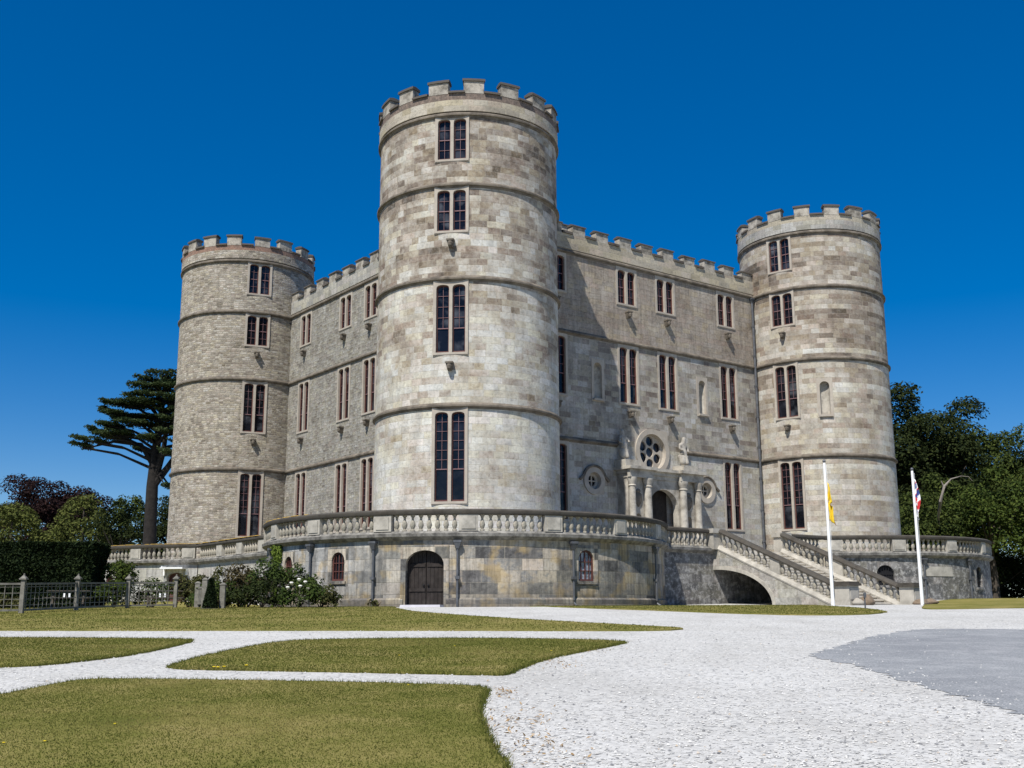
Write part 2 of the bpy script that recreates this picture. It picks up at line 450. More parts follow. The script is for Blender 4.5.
L_yew = leaf_mat('leaf_yew', (.006, .011, .005), (.012, .021, .008), (.028, .042, .013), .1)
L_cedar = leaf_mat('leaf_cedar', (.018, .034, .014), (.042, .066, .026), (.09, .11, .042), .25)
L_beech = leaf_mat('leaf_copper', (.009, .0055, .006), (.017, .009, .009), (.036, .017, .014), .2)
L_conifer = leaf_mat('leaf_conifer', (.04, .052, .014), (.075, .09, .022), (.12, .13, .035), .15)
L_olive = leaf_mat('leaf_olive', (.03, .036, .012), (.066, .07, .024), (.12, .11, .045))
L_red = leaf_mat('leaf_reddish', (.035, .03, .016), (.07, .055, .026), (.11, .095, .04))
L_ivy = leaf_mat('leaf_creeper', (.07, .11, .02), (.14, .20, .035), (.22, .28, .06))
L_grass = leaf_mat('grass_blade', (.068, .088, .016), (.130, .142, .030), (.33, .265, .10), .45, .9)
M_bark = plain('bark', (.07, .058, .048), .95, .4, 3.0, dark=(.03, .025, .02), dscale=4.0, damt=.6, bump=.6)
M_barkpale = plain('dead_wood', (.22, .195, .17), .9, .25, 3.0)
M_rose = plain('white_petal', (.8, .78, .72), .7, .05, 4.0)

def ground_mat(name, kind):
    k = NT(name)
    g = k.n("ShaderNodeNewGeometry"); P = g.outputs['Position']
    if kind == 'gravel':
        vo = k.n("ShaderNodeTexVoronoi", feature='F1'); vo.inputs['Scale'].default_value = 24; k.L(P, vo.inputs['Vector'])
        sp = k.n("ShaderNodeSeparateColor"); k.L(vo.outputs['Color'], sp.inputs[0])
        c = k.ramp(sp.outputs[0], [(0, (.2, .2, .2)), (.07, (.28, .28, .272)), (.14, (.41, .405, .385)), (.5, (.47, .465, .445)), (1, (.54, .535, .51))])
        big = k.noise(P, .35, 5, .6)
        c = k.mix(1.0, c, k.ramp(big, [(.3, (.90, .895, .885)), (.55, (1, 1, 1)), (.75, (1.06, 1.06, 1.06))]), 'MULTIPLY')
        tan = k.rng01(k.noise(P, .9, 6, .7), .64, .76)
        c = k.mix(k.math('MULTIPLY', tan, .3), c, (.38, .30, .21))
        st = k.n("ShaderNodeMapping"); st.inputs['Scale'].default_value = (.55, .16, 1); st.inputs['Rotation'].default_value = (0, 0, .5); k.L(P, st.inputs['Vector'])
        trk = k.rng01(k.noise(st.outputs[0], 1.6, 5, .6), .5, .68)
        c = k.mix(k.math('MULTIPLY', trk, .42), c, (.33, .322, .30))
        k.L(c, k.b.inputs['Base Color'])
        h = k.math('ADD', k.math('MULTIPLY', vo.outputs['Distance'], -1.0), k.math('MULTIPLY', k.noise(P, 6, 4), .4))
        k.bump(h, .18, .02)
    elif kind == 'tarmac':
        vo = k.n("ShaderNodeTexVoronoi", feature='F1'); vo.inputs['Scale'].default_value = 60; k.L(P, vo.inputs['Vector'])
        sp = k.n("ShaderNodeSeparateColor"); k.L(vo.outputs['Color'], sp.inputs[0])
        c = k.ramp(sp.outputs[0], [(0, (.17, .18, .188)), (.6, (.235, .246, .254)), (1, (.33, .335, .335))])
        big = k.noise(P, .5, 5, .6)
        c = k.mix(1.0, c, k.ramp(big, [(.3, (.88, .88, .9)), (.7, (1.1, 1.1, 1.1))]), 'MULTIPLY')
        dust = k.rng01(k.noise(P, 1.1, 7, .75), .48, .72)
        c = k.mix(k.math('MULTIPLY', dust, .5), c, (.42, .42, .42))
        k.L(c, k.b.inputs['Base Color'])
        k.bump(vo.outputs['Distance'], .3, .01)
    else:
        n1 = k.noise(P, 1.1, 6, .65); n2 = k.noise(P, 28, 4, .7); n3 = k.noise(P, .25, 3)
        t = k.math('ADD', k.math('MULTIPLY', n1, .5), k.math('ADD', k.math('MULTIPLY', n2, .35), k.math('MULTIPLY', n3, .35)))
        c = k.ramp(t, [(.38, (.075, .085, .018)), (.52, (.135, .136, .032)), (.62, (.20, .178, .055)), (.78, (.31, .25, .105))])
        k.L(c, k.b.inputs['Base Color'])
        k.bump(n2, .8, .03)
    k.b.inputs['Roughness'].default_value = .95
    k.b.inputs['Specular IOR Level'].default_value = .05
    return k.m
G_gravel = ground_mat('limestone_gravel', 'gravel')
G_tarmac = ground_mat('rolled_grey_surface', 'tarmac')
G_lawn = ground_mat('dry_lawn', 'lawn')

# ------------------------------------------------------------------ ground
def gz(y):
    if y < -20: return -1.8 + .0498 * y
    if y < 43: return -1.8 + .0498 * y - .000246 * y * y
    return float(np.interp(y, [43, 46, 52, 57, 62, 67, 75, 90], [-.1135, -.03, .0, .05, .2, .40, .5, .56]))
def rows():
    return [-120, -60, -30, -15] + [i * 1.0 for i in range(-8, 92)] + [100, 130, 180, 260, 400, 700, 1200]
def gzl(y):     # same, on the 1 m rows the sheets are cut at
    f = math.floor(y)
    return gz(f) + (gz(f + 1) - gz(f)) * (y - f) if -8 <= y < 91 else gz(y)
mb = MB()
ys = rows(); xs = [-1200, -400, -150, -60, -30, -15, 0, 15, 30, 60, 150, 400, 1200]
for y0, y1 in zip(ys[:-1], ys[1:]):
    for x0, x1 in zip(xs[:-1], xs[1:]):
        mb.face([(x0, y0, gz(y0)), (x1, y0, gz(y0)), (x1, y1, gz(y1)), (x0, y1, gz(y1))])
ground = mb.build('ground', G_gravel); ground['kind'] = 'structure'

def jag(poly, step=.35, amp=.05):
    out = []
    n = len(poly)
    for i in range(n):
        a = Vector(poly[i]); b = Vector(poly[(i + 1) % n]); L = (b - a).length
        m = max(1, min(400, int(L / step)))
        nrm = Vector((-(b - a).y, (b - a).x)) / (L or 1)
        for j in range(m):
            p = a + (b - a) * (j / m)
            out.append(tuple(p + nrm * random.uniform(-amp, amp) * (0 if j == 0 and L > 3 else 1)))
    return out
def smooth_poly(P, it=1):
    for _ in range(it):
        Q = []
        for i in range(len(P)):
            a, b = Vector(P[i]), Vector(P[(i + 1) % len(P)])
            Q += [tuple(a * .78 + b * .22), tuple(a * .22 + b * .78)]
        P = Q
    return P
POLYS = {}
def sheet(name, poly, mat, lift, thick=.0, amp=.05, sm=1, kind='structure', step=.3):
    poly = jag(smooth_poly(poly, sm + 1), step, amp)
    POLYS.setdefault(name, []).append(poly)
    bm = bmesh.new()
    vs = [bm.verts.new((x, y, 0)) for x, y in poly]
    tri = tessellate_polygon([[Vector((x, y, 0)) for x, y in poly]])
    for t in tri:
        try: bm.faces.new([vs[i] for i in t])
        except Exception: pass
    y0 = math.floor(min(p[1] for p in poly)); y1 = math.ceil(max(p[1] for p in poly))
    for y in range(y0, y1 + 1):
        if not -8 <= y <= 91: continue
        bmesh.ops.bisect_plane(bm, geom=bm.verts[:] + bm.edges[:] + bm.faces[:], plane_co=(0, y, 0), plane_no=(0, 1, 0))
    bmesh.ops.recalc_face_normals(bm, faces=bm.faces)
    for f in bm.faces:
        if f.normal.z < 0: f.normal_flip()
    be = [e for e in bm.edges if e.is_boundary]
    for v in bm.verts: v.co.z = gzl(v.co.y) + lift
    if thick:
        r = bmesh.ops.extrude_edge_only(bm, edges=be)
        for v in [g for g in r['geom'] if isinstance(g, bmesh.types.BMVert)]: v.co.z -= lift + thick
    me = bpy.data.meshes.new(name); bm.to_mesh(me); bm.free()
    me.materials.append(mat)
    o = link(name, me); o['kind'] = kind
    return o
lawn_fence = [(-60, 29.5), (-30, 28.3), (-16.28, 27.49), (-12.47, 27.22), (-8.24, 26.92), (-4.11, 26.63), (-0.78, 26.39), (2.02, 25.98), (3.65, 26.07), (4.25, 26.9), (3.22, 28.4), (1.3, 30.78), (-1.02, 34.47), (-3.4, 39.2), (-4.3, 42.6), (-5.0, 46.6), (-6.0, 50), (-12, 58), (-30, 82), (-90, 140), (-200, 140), (-200, 32)]
lawn_wall = [(0.2, 48.5), (1.9, 44.6), (3.29, 42.19), (5.2, 39.45), (6.8, 36.66), (8.6, 34.69), (10.41, 34.5), (11.71, 35.64), (12.61, 37.45), (12.94, 40.21), (12.97, 42.17), (12.6, 45.5), (12, 50), (7, 54), (2, 52)]
lawn_tip = [(-60, 25.4), (-14.16, 24.3), (-11.08, 24.23), (-8.59, 23.9), (-6.97, 23.48), (-6.54, 23.14), (-6.46, 21.16), (-6.58, 19.31), (-6.89, 18.33), (-7.21, 17.54), (-7.81, 17.15), (-9.31, 16.59), (-14, 15.9), (-60, 14)]
lawn_mid = [(-5.26, 16.81), (-5.24, 18.26), (-5.15, 19.89), (-4.65, 22.87), (-3.59, 23.27), (-1.32, 23.46), (0.96, 23.0), (1.98, 22.48), (2.26, 22.03), (1.7, 20.72), (1.07, 19.47), (0.52, 18.18), (0.1, 16.66), (-0.09, 15.65), (-0.46, 15.73), (-1.6, 15.99), (-2.49, 16.24), (-4.0, 16.52)]
lawn_near = [(-9.5, 9.0), (-6.85, 11.0), (-6.6, 12.2), (-6.09, 13.44), (-5.97, 14.27), (-5.81, 15.34), (-4.18, 15.09), (-2.39, 14.78), (-1.06, 14.44), (-0.29, 14.18), (-0.34, 13.16), (-0.36, 11.97), (-0.29, 10.72), (-0.17, 9.72), (-0.07, 8.82), (0.1, 7.34), (0.31, 5.53), (.4, 3), (-9.5, 3)]
lawn_right = [(14.62, 39.98), (15.61, 39.85), (17.81, 40.8), (21.87, 41.57), (27.38, 41.45), (45, 44), (45, 54), (33, 62), (29, 70), (23, 62), (21.2, 56), (18.4, 50), (16.6, 45)]
lawn_back = [(34.5, 66.5), (60, 62), (160, 70), (200, 200), (-20, 200), (-10, 125), (25, 100), (33, 80)]
tarmac = [(4.76, 18.46), (5.94, 20.74), (7.45, 23.41), (9.28, 26.31), (10.46, 26.5), (12.2, 26.0), (15.0, 23.2), (19, 19), (16, 6), (6.0, 5.5), (5.0, 8.26), (5.17, 11.51), (5.16, 12.28), (5.15, 13.08), (5.13, 14.11), (5.18, 15.31), (5.2, 16.68), (5.08, 17.79)]
for P in (lawn_fence, lawn_wall, lawn_tip, lawn_mid, lawn_near, lawn_right, lawn_back):
    near = P in (lawn_near, lawn_mid, lawn_tip)
    sheet('lawn', P, G_lawn, .03, .05, .025 if near else .04, step=.11 if near else .3)
sheet('tarmac', tarmac, G_tarmac, .006, 0, .13, 2, step=.16)

# ------------------------------------------------------------------ castle frame
CX, CY = -2.361, 57.104
ROT = math.atan2(.60315, .79763)
def cw(a, b, z=0.0):
    c, s = math.cos(ROT), math.sin(ROT)
    return (CX + a * c - b * s, CY + a * s + b * c, z)
L = 29.7
RT = 4.86
castle = empty('castle', (CX, CY, 0), ROT, 'square grey stone castle with round battlemented corner towers and tall red-framed windows', 'castle')

# --- window prototypes (front faces -Y in their own frame, z is castle height)
WPROTO = {}
LW, MUL, JAMB = .655, .165, .15
def make_window(z0, z1, one=False, jamb=JAMB, head=.26, bars=True):
    key = (z0, z1, one)
    if key in WPROTO:
        return copy_tree(WPROTO[key])
    tw = LW * 2 + MUL if not one else LW
    hw = tw / 2 + jamb
    lights = [(-tw / 2, -tw / 2 + LW), (tw / 2 - LW, tw / 2)] if not one else [(-LW / 2, LW / 2)]
    mb = MB()
    holes = [arch(x0, x1, z0, z1, .2, 8, .7) for x0, x1 in lights]
    plate(mb, [(-hw, z0 - .16), (hw, z0 - .16), (hw, z1 + head), (-hw, z1 + head)], holes, -.03, .42)
    mb.box(-hw + .02, hw - .02, -.055, -.02, z0 - .12, z0 - .03)
    wdw = mb.build('window', M_surr, castle)
    wdw['w'] = hw
    for x0, x1 in lights:
        mb = MB()
        e = .004
        o = arch(x0 - e, x1 + e, z0 - e, z1 + e, .2, 8, .7)
        i = arch(x0 + .055, x1 - .055, z0 + .085, z1 - .055, .17, 8, .7)
        plate(mb, o, [i], .11, .19)
        cs = mb.build('casement', M_red, wdw)
        mb = MB()
        split = z0 + (z1 - z0) * (.36 if z1 - z0 > 3 else .5)
        mb.box(x0 + .05, x1 - .05, .12, .17, split - .022, split + .022)
        if bars:
            c = (x0 + x1) / 2
            n = max(2, round((z1 - split) / .5))
            mb.box(c - .009, c + .009, .13, .165, split if z1 - z0 > 3 else z0 + .05, z1 - .06)
            for q in range(1, n):
                z = split + (z1 - split) * q / n
                mb.box(x0 + .05, x1 - .05, .132, .163, z - .009, z + .009)
            if z1 - z0 < 3:
                zz = z0 + (split - z0) * .5
                mb.box(x0 + .05, x1 - .05, .132, .163, zz - .009, zz + .009)
        mb.build('glazing_bar', M_lead, wdw)
        mb = MB()
        mb.box(x0 - .03, x1 + .03, .175, .2, z0 - .03, z1 + .03)
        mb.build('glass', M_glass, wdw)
    WPROTO[key] = wdw
    return wdw
def put(o, a, b, ang):
    """place something made in the window frame: outward normal at angle ang (castle frame)"""
    o.location = (a, b, 0); o.rotation_euler = (0, 0, ang + PI / 2)
    return o

# --- corbel heads under the windows
CP = []
def corbel(a, b, ang, z):
    if not CP:
        mb = MB()
        mb.frustum(0, -.08, -.20, .14, .09, .10, .17, .20)
        mb.box(-.19, .19, -.32, .05, .14, .22)
        mb.lathe([(.03, -.3), (.11, -.22), (.13, -.1), (.09, 0)], 8, Matrix.Translation((0, -.25, .1)))
        o = mb.build('corbel', M_string, castle); CP.append(o)
    else: o = copy_tree(CP[0])
    put(o, a, b, ang); o.location.z = z
    return o

FL = {4: (22.42, 24.62), 3: (18.58, 20.74), 2: (12.28, 15.75), 1: (4.95, 9.3)}
RINGS = (24.80, 20.98, 16.03, 9.58)
STRING = [(-.06, -.14), (.02, -.14), (.05, -.06), (.14, -.03), (.145, .05), (.10, .09), (.03, .17), (-.06, .2)]
def tower(ci, wins, mat, bandmat, parmat, seed, phase):
    cx, cy = ci
    wang, kinds = wins
    mb = MB()
    hw = LW + MUL / 2 + JAMB
    da = math.asin((hw - .05) / RT)
    holes = []
    for k in kinds:
        z0, z1 = FL[k]
        holes.append(((wang - da) * RT, (wang + da) * RT, z0 - .15, z1 + .2))
    extra = []
    if seed == 3:
        na = R_(-137); dn = math.asin(.46 / RT)
        holes.append(((na - dn) * RT, (na + dn) * RT, 12.2, 14.65)); extra.append(na)
    base = wang - PI
    us = [(base + 2 * PI * i / 120) * RT for i in range(121)]
    def fn(u, z): return (cx + RT * math.cos(u / RT), cy + RT * math.sin(u / RT), z)
    grid_wall(mb, us, [0, 9.58, 16.03, 20.98, 25.0], holes, fn, seed * 31.7)
    tw = mb.build('tower', mat, castle, smooth=True)
    for k in kinds:
        o = make_window(*FL[k])
        r = RT - .04
        put(o, cx + r * math.cos(wang), cy + r * math.sin(wang), wang)
    for k in kinds:
        if k in (2, 3):
            corbel(cx + (RT + .02) * math.cos(wang), cy + (RT + .02) * math.sin(wang), wang, FL[k][0] - .75)
    for na in extra: niche(cx + (RT - .03) * math.cos(na), cy + (RT - .03) * math.sin(na), na, 12.3, 14.5)
    for h in RINGS:
        mb = MB()
        mb.sweep(arc(ci, RT, 0, 2 * PI, 120)[:-1], [(o, h + z) for o, z in STRING], closed=True)
        mb.build('string_course', M_string, tw, smooth=True)
    # parapet wall, brick band, merlons, copings
    ro = .10
    mb = MB()
    mb.sweep(arc(ci, RT, 0, 2 * PI, 120)[:-1], [(-.42, 25.0), (ro, 25.0), (ro, 25.62), (-.42, 25.62)], closed=True)
    par = mb.build('parapet', parmat, castle, smooth=True)
    mb = MB()
    mb.sweep(arc(ci, RT, 0, 2 * PI, 120)[:-1], [(-.42, 25.62), (ro - .015, 25.62), (ro - .015, 25.98), (-.42, 25.98)], closed=True)
    mb.build('brick_band', bandmat, par, smooth=True)
    N = 16
    cc = MB()
    rr = random.Random(seed)
    for i in range(N):
        mm = MB()
        a0 = wang + R_(phase) + 2 * PI * i / N + rr.uniform(-.014, .014)
        da2 = 2 * PI / N
        mw = da2 * rr.uniform(.48, .55)
        zt = 26.62 + rr.uniform(-.06, .05)
        p = arc(ci, RT, a0 - mw / 2, a0 + mw / 2, 4)
        mm.sweep(p, [(-.4, 25.98), (ro, 25.98), (ro, zt), (-.4, zt)])
        mm.build('merlon', M_merlon, par)
        p = arc(ci, RT, a0 - mw / 2 - .012, a0 + mw / 2 + .012, 4)
        cc.sweep(p, [(-.46, zt), (ro + .07, zt), (ro + .06, zt + .13), (-.1, zt + .19), (-.46, zt + .13)])
        p = arc(ci, RT, a0 + mw / 2 + .004, a0 + da2 - mw / 2 - .004, 4)
        cc.sweep(p, [(-.46, 25.985), (ro + .09, 25.985), (ro + .08, 26.1), (-.1, 26.16), (-.46, 26.1)])
    cc.build('coping', M_copdark, par)
    mb = MB()
    mb.face([(cx + (RT - .3) * math.cos(2 * PI * i / 40), cy + (RT - .3) * math.sin(2 * PI * i / 40), 25.2) for i in range(40)])
    mb.build('roof', M_roof, tw)
    return tw

def niche(a, b, ang, z0, z1, w=.62):
    mb = MB()
    plate(mb, [(-w / 2 - .2, z0 - .2), (w / 2 + .2, z0 - .2), (w / 2 + .2, z1 + .22), (-w / 2 - .2, z1 + .22)], [arch(-w / 2, w / 2, z0, z1, .3, 10)], -.03, .4)
    mb.box(-w / 2 - .12, w / 2 + .12, -.16, .02, z0 - .16, z0 - .04)
    nb = mb.build('niche', M_surr, castle)
    mb = MB()
    pts = []
    n = 10
    for i in range(n):
        t0, t1 = PI * i / n, PI * (i + 1) / n
        f = lambda t, z: (w / 2 * math.cos(t), .12 + .26 * math.sin(t), z)
        mb.face([f(t0, z0 - .02), f(t1, z0 - .02), f(t1, z1 + .05), f(t0, z1 + .05)])
    mb.build('niche_back', M_trim, nb, smooth=True)
    put(nb, a, b, ang)
    return nb

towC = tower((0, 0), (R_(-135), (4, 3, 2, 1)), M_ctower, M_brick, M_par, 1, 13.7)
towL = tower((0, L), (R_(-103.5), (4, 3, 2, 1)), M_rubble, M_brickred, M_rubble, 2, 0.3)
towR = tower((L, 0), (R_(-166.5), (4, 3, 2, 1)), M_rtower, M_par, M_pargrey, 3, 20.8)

# --- main block: right (front) facade at b = BF, left facade at a = AL
BF, AL = 1.33, 1.53
HWALL = 21.15
FW = LW + MUL / 2 + JAMB
def facade(kind, poslist, u0, u1, fn, bands, ang, at, uvo):
    holes = []
    for u, ks in poslist:
        for k in ks:
            z0, z1 = FL[k] if not (kind == 'left' and k == 1) else FL[1]
            holes.append((u - FW + .05, u + FW - .05, z0 - .15, z1 + .2))
    rose = []
    if kind == 'right':
        for u in (10.45, 19.5): holes.append((u - .46, u + .46, 12.2, 14.65))
        holes.append((14.8 - 1.25, 14.8 + 1.25, 9.4 - 1.25, 9.4 + 1.25))
        for u in (9.98, 19.5): holes.append((u - .62, u + .62, 7.3 - .62, 7.3 + .62))
    for z0, z1, mat in bands:
        mb = MB()
        hh = [(h[0], h[1], max(h[2], z0), min(h[3], z1)) for h in holes if h[3] > z0 and h[2] < z1]
        grid_wall(mb, [u0, u1], [z0, z1], hh, fn, uvo)
        mb.build('facade_wall', mat, castle)
    for u, ks in poslist:
        for k in ks:
            o = make_window(*FL[k]); p = at(u)
            put(o, p[0], p[1], ang)
            if k in (2, 3): corbel(p[0] + .02 * math.cos(ang), p[1] + .02 * math.sin(ang), ang, FL[k][0] - .72)
facade('right', [(7.2, (3, 2, 1)), (13.0, (3, 2)), (16.4, (3, 2)), (22.1, (3, 2, 1))], 1.0, 28.6, lambda u, z: (u, BF, z),
       [(0, 9.58, M_lower), (9.58, 16.03, M_mixed), (16.03, 21.3, M_brown)], R_(-90), lambda u: (u, BF), 3.3)
facade('left', [(7.2, (3, 2, 1)), (13.3, (3, 2, 1)), (16.7, (3, 2, 1)), (22.6, (3, 2, 1))], 1.0, 28.6, lambda u, z: (AL, u, z),
       [(0, 9.58, M_rubble2), (9.58, 16.03, M_rubble2), (16.03, 21.3, M_rubble2)], R_(180), lambda u: (AL, u), 55.1)
mb = MB()
mb.face([(28.1, 1.0, 0), (28.1, 28.6, 0), (28.1, 28.6, 21.3), (28.1, 1.0, 21.3)])
mb.face([(1.0, 28.3, 0), (28.6, 28.3, 0), (28.6, 28.3, 21.3), (1.0, 28.3, 21.3)])
mb.build('facade_wall', M_rubble2, castle)
mb = MB()
mb.face([(AL + .05, BF + .05, 21.28), (28.05, BF + .05, 21.28), (28.05, 28.25, 21.28), (AL + .05, 28.25, 21.28)])
mb.build('roof', M_roof, castle)
for u in (10.45, 19.5): niche(u, BF, R_(-90), 12.3, 14.5)
# string courses of the facades
def line_path(p, q, n, ang):
    return [(p[0] + (q[0] - p[0]) * i / n, p[1] + (q[1] - p[1]) * i / n, math.cos(ang), math.sin(ang)) for i in range(n + 1)]
def strip(name, p, q, ang, prof, mat, parent=castle):
    mb = MB(); mb.sweep(line_path(p, q, 1, ang), prof); return mb.build(name, mat, parent)
for h in (21.05, 16.03, 9.58):
    prof = [(o, h + z) for o, z in STRING]
    if h < 10:
        strip('string_course', (4.2, BF), (11.9, BF), R_(-90), prof, M_string)
        strip('string_course', (17.9, BF), (25.5, BF), R_(-90), prof, M_string)
    else: strip('string_course', (4.2, BF), (25.5, BF), R_(-90), prof, M_string)
    strip('string_course', (AL, 4.2), (AL, 25.5), R_(180), prof, M_string)
def battlement(p, q, ang, mat, seed, z0=21.27, zc=22.2, zt=22.78):
    rr = random.Random(seed)
    p, q = Vector(p), Vector(q); Ln = (q - p).length; d = (q - p) / Ln
    mb = MB(); mb.sweep(line_path(p, q, 1, ang), [(-.4, z0), (.06, z0), (.06, zc), (-.4, zc)])
    par = mb.build('parapet', mat, castle)
    n = round(Ln / 1.95)
    cc = MB()
    for i in range(n):
        mm = MB()
        s = (i + .5) * Ln / n + rr.uniform(-.06, .06); zz = zt + rr.uniform(-.07, .05)
        a, b = p + d * (s - .5), p + d * (s + .5)
        mm.sweep(line_path(a, b, 1, ang), [(-.38, zc), (.06, zc), (.06, zz), (-.38, zz)])
        mm.build('merlon', M_merlon, par)
        a2, b2 = p + d * (s - .55), p + d * (s + .55)
        cc.sweep(line_path(a2, b2, 1, ang), [(-.45, zz), (.13, zz), (.12, zz + .08), (-.1, zz + .16), (-.45, zz + .08)])
        if i < n - 1:
            s2 = (i + 1.5) * Ln / n
            a3, b3 = p + d * (s + .54), p + d * (s2 - .54)
            cc.sweep(line_path(a3, b3, 1, ang), [(-.45, zc + .004), (.15, zc + .004), (.14, zc + .15), (-.1, zc + .2), (-.45, zc + .15)])
    cc.build('coping', M_copdark, par)
battlement((4.3, BF), (25.4, BF), R_(-90), M_par, 11)
battlement((AL, 4.3), (AL, 25.4), R_(180), M_pargrey, 12)
battlement((4.6, BF + 2.6), (11.3, BF + 2.6), R_(-90), M_par, 13, 21.27, 23.35, 23.95)

# --- rose window and round windows
def round_window(u, z, r, rose):
    mb = MB()
    hw = r + (.22 if rose else .22)
    outer = circ(0, z, hw, 40)
    sq = [(-hw - .06, z - hw - .06), (hw + .06, z - hw - .06), (hw + .06, z + hw + .06), (-hw - .06, z + hw + .06)]
    plate(mb, circ(0, z, hw + .1, 40), [circ(0, z, r, 40)], -.1, .1)
    # splayed reveal
    n = 40
    for i in range(n):
        t0, t1 = 2 * PI * i / n, 2 * PI * (i + 1) / n
        f = lambda t, rr, y: (rr * math.cos(t), y, z + rr * math.sin(t))
        mb.face([f(t0, r, .1), f(t1, r, .1), f(t1, r * .93, .5), f(t0, r * .93, .5)])
    plate(mb, sq, [circ(0, z, hw - .02, 40)], -.004, .12)
    o = mb.build('rose_window' if rose else 'round_window', M_surr, castle, smooth=True)
    mb = MB()
    if rose:
        holes = [circ(0, z, .3, 16)] + [circ(.7 * math.cos(R_(90 + 60 * k)), z + .7 * math.sin(R_(90 + 60 * k)), .3, 16) for k in range(6)]
        plate(mb, circ(0, z, r * .97, 40), holes, .2, .3)
    else:
        a = r * .62; g = .035
        holes = []
        for sx in (-1, 1):
            for sz in (-1, 1):
                pts = [(sx * g, z + sz * g)]
                for i in range(7):
                    t = PI / 2 * i / 6
                    pts.append((sx * (g + (a - g) * math.cos(t)), z + sz * (g + (a - g) * math.sin(t))))
                holes.append(pts)
        plate(mb, circ(0, z, r * .97, 40), holes, .2, .3)
    mb.build('tracery', M_surr, o)
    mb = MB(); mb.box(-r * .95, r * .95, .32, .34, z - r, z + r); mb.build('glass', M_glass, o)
    if not rose:    # hood mould
        mb = MB()
        pts = [(-hw - .42, -.09, z + .02)] + [((hw + .16) * math.cos(t), -.09, z + (hw + .16) * math.sin(t)) for t in [PI - R_(18) - (PI - R_(36)) * i / 12 for i in range(13)]] + [(hw + .42, -.09, z + .02)]
        mb.tube(pts, .09, 6); mb.build('hood_mould', M_string, o)
    put(o, u, BF, R_(-90))
round_window(14.8, 9.4, 1.12, True)
round_window(9.98, 7.3, .5, False)
round_window(19.5, 7.3, .5, False)

# --- porch
porch = bpy.data.objects.new('porch', None); COL.objects.link(porch); porch.parent = castle
def PB(name, mat, fn, parent=porch, smooth=False):
    mb = MB(); fn(mb); return mb.build(name, mat, parent, smooth)
PF = .42        # front plane of the piers
def pier_block(mb):
    # front slab with doorway arch and two niches, plus returns
    outer = [(-2.95, 3.0), (2.95, 3.0), (2.95, 7.55), (-2.95, 7.55)]
    holes = [arch(-1.22, 1.22, 3.02, 7.0, 1.1, 14)]
    for c in (-2.14, 2.14): holes.append(arch(c - .26, c + .26, 3.9, 5.45, .28, 10))
    plate(mb, outer, holes, -(BF - PF), -(BF - PF) + .45)
    mb.box(-2.95, -2.4, -(BF - PF) + .452, -.02, 3.0, 7.55); mb.box(2.4, 2.95, -(BF - PF) + .452, -.02, 3.0, 7.55)
pb = PB('porch_wall', M_trim, pier_block)
PB('niche_back', M_surr, lambda mb: [mb.box(c - .4, c + .4, -(BF - PF) + .3, -(BF - PF) + .42, 3.8, 5.6) for c in (-2.14, 2.14)], pb)
PB('vault', M_surr, lambda mb: mb.box(-2.38, 2.38, -(BF - PF) + .46, -.03, 7.1, 7.5), pb)
PB('door', M_wood, lambda mb: (mb.box(-1.0, -.01, -.12, -.04, 3.0, 7.0), mb.box(.01, 1.0, -.12, -.04, 3.0, 7.0)))
def ent(mb):
    y = -(BF - PF)
    mb.box(-3.0, 3.0, y - .06, -.02, 7.552, 7.80)
    mb.box(-3.08, 3.08, y - .16, -.02, 7.802, 8.02)
    mb.box(-3.25, 3.25, y - .34, -.02, 8.022, 8.2)
    for c in (-2.14, 2.14):
        mb.box(c - .98, c + .98, y - .40, y - .161, 7.553, 8.02)
        mb.box(c - 1.12, c + 1.12, y - .62, y - .341, 8.023, 8.2)
PB('entablature', M_trim, ent)
for c in (-2.78, -1.5, 1.5, 2.78):
    mb = MB()
    mb.lathe([(.29, 3.0), (.29, 3.5), (.26, 3.55), (.22, 3.62), (.23, 5.0), (.2, 7.0), (.25, 7.05), (.21, 7.12), (.3, 7.4), (.31, 7.55)], 14, Matrix.Translation((c, -(BF - PF) - .2, 0)), 1.15 if abs(c) < 2 else .95, 1.0)
    mb.build('column', M_trim, porch, smooth=True)
for c in (-2.14, 2.14):
    mb = MB()
    M = Matrix.Translation((c, -(BF - PF) - .01, 6.25))
    mb.lathe([(.05, -.42), (.22, -.2), (.3, .1), (.27, .36), (.12, .44)], 10, M, 1.0, .4)
    mb.lathe([(.05, .38), (.2, .5), (.16, .62), (.03, .68)], 8, M, 1.0, .5)
    mb.build('carved_shield', M_string, porch, smooth=True)
def attic(mb):
    y = -(BF - PF)
    for c in (-2.55, 2.35): mb.box(c - .62, c + .62, y - .1, -.03, 8.203, 8.62)
PB('statue_plinth', M_trim, attic)
put(porch, 14.8, BF, R_(-90))

# --- rainwater pipes on the castle
def pipe(parent, x, y, ang, z0, z1, r=.06, box=True, kick=False, mat=None):
    mb = MB()
    c, s = math.cos(ang), math.sin(ang)
    d = .12
    pts = [(x + c * d, y + s * d, z1), (x + c * d, y + s * d, z0 + .25)]
    pts += [(x + c * (d + .02), y + s * (d + .02), z0 + .12), (x + c * (d + .22), y + s * (d + .22), z0)] if kick else [(x + c * d, y + s * d, z0)]
    mb.tube(pts, r, 8)
    z = z0 + 1.2
    M = Matrix.Translation((x, y, 0)) @ Matrix.Rotation(ang, 4, 'Z')
    while z < z1 - .5:
        mb.box(d - .1, d + .09, -.09, .09, z - .06, z + .06, M); z += 2.1
    p = mb.build('drainpipe', mat or M_grey, parent)
    if box:
        mb = MB()
        mb.frustum(d + .02, 0, z1 - .3, z1 - .05, .06, .06, .13, .15, M)
        mb.box(d - .12, d + .16, -.17, .17, z1 - .05, z1 + .05, M)
        mb.build('hopper', mat or M_grey, p)
    return p
pipe(castle, 24.75, BF, R_(-90), 3.05, 20.9, .085)
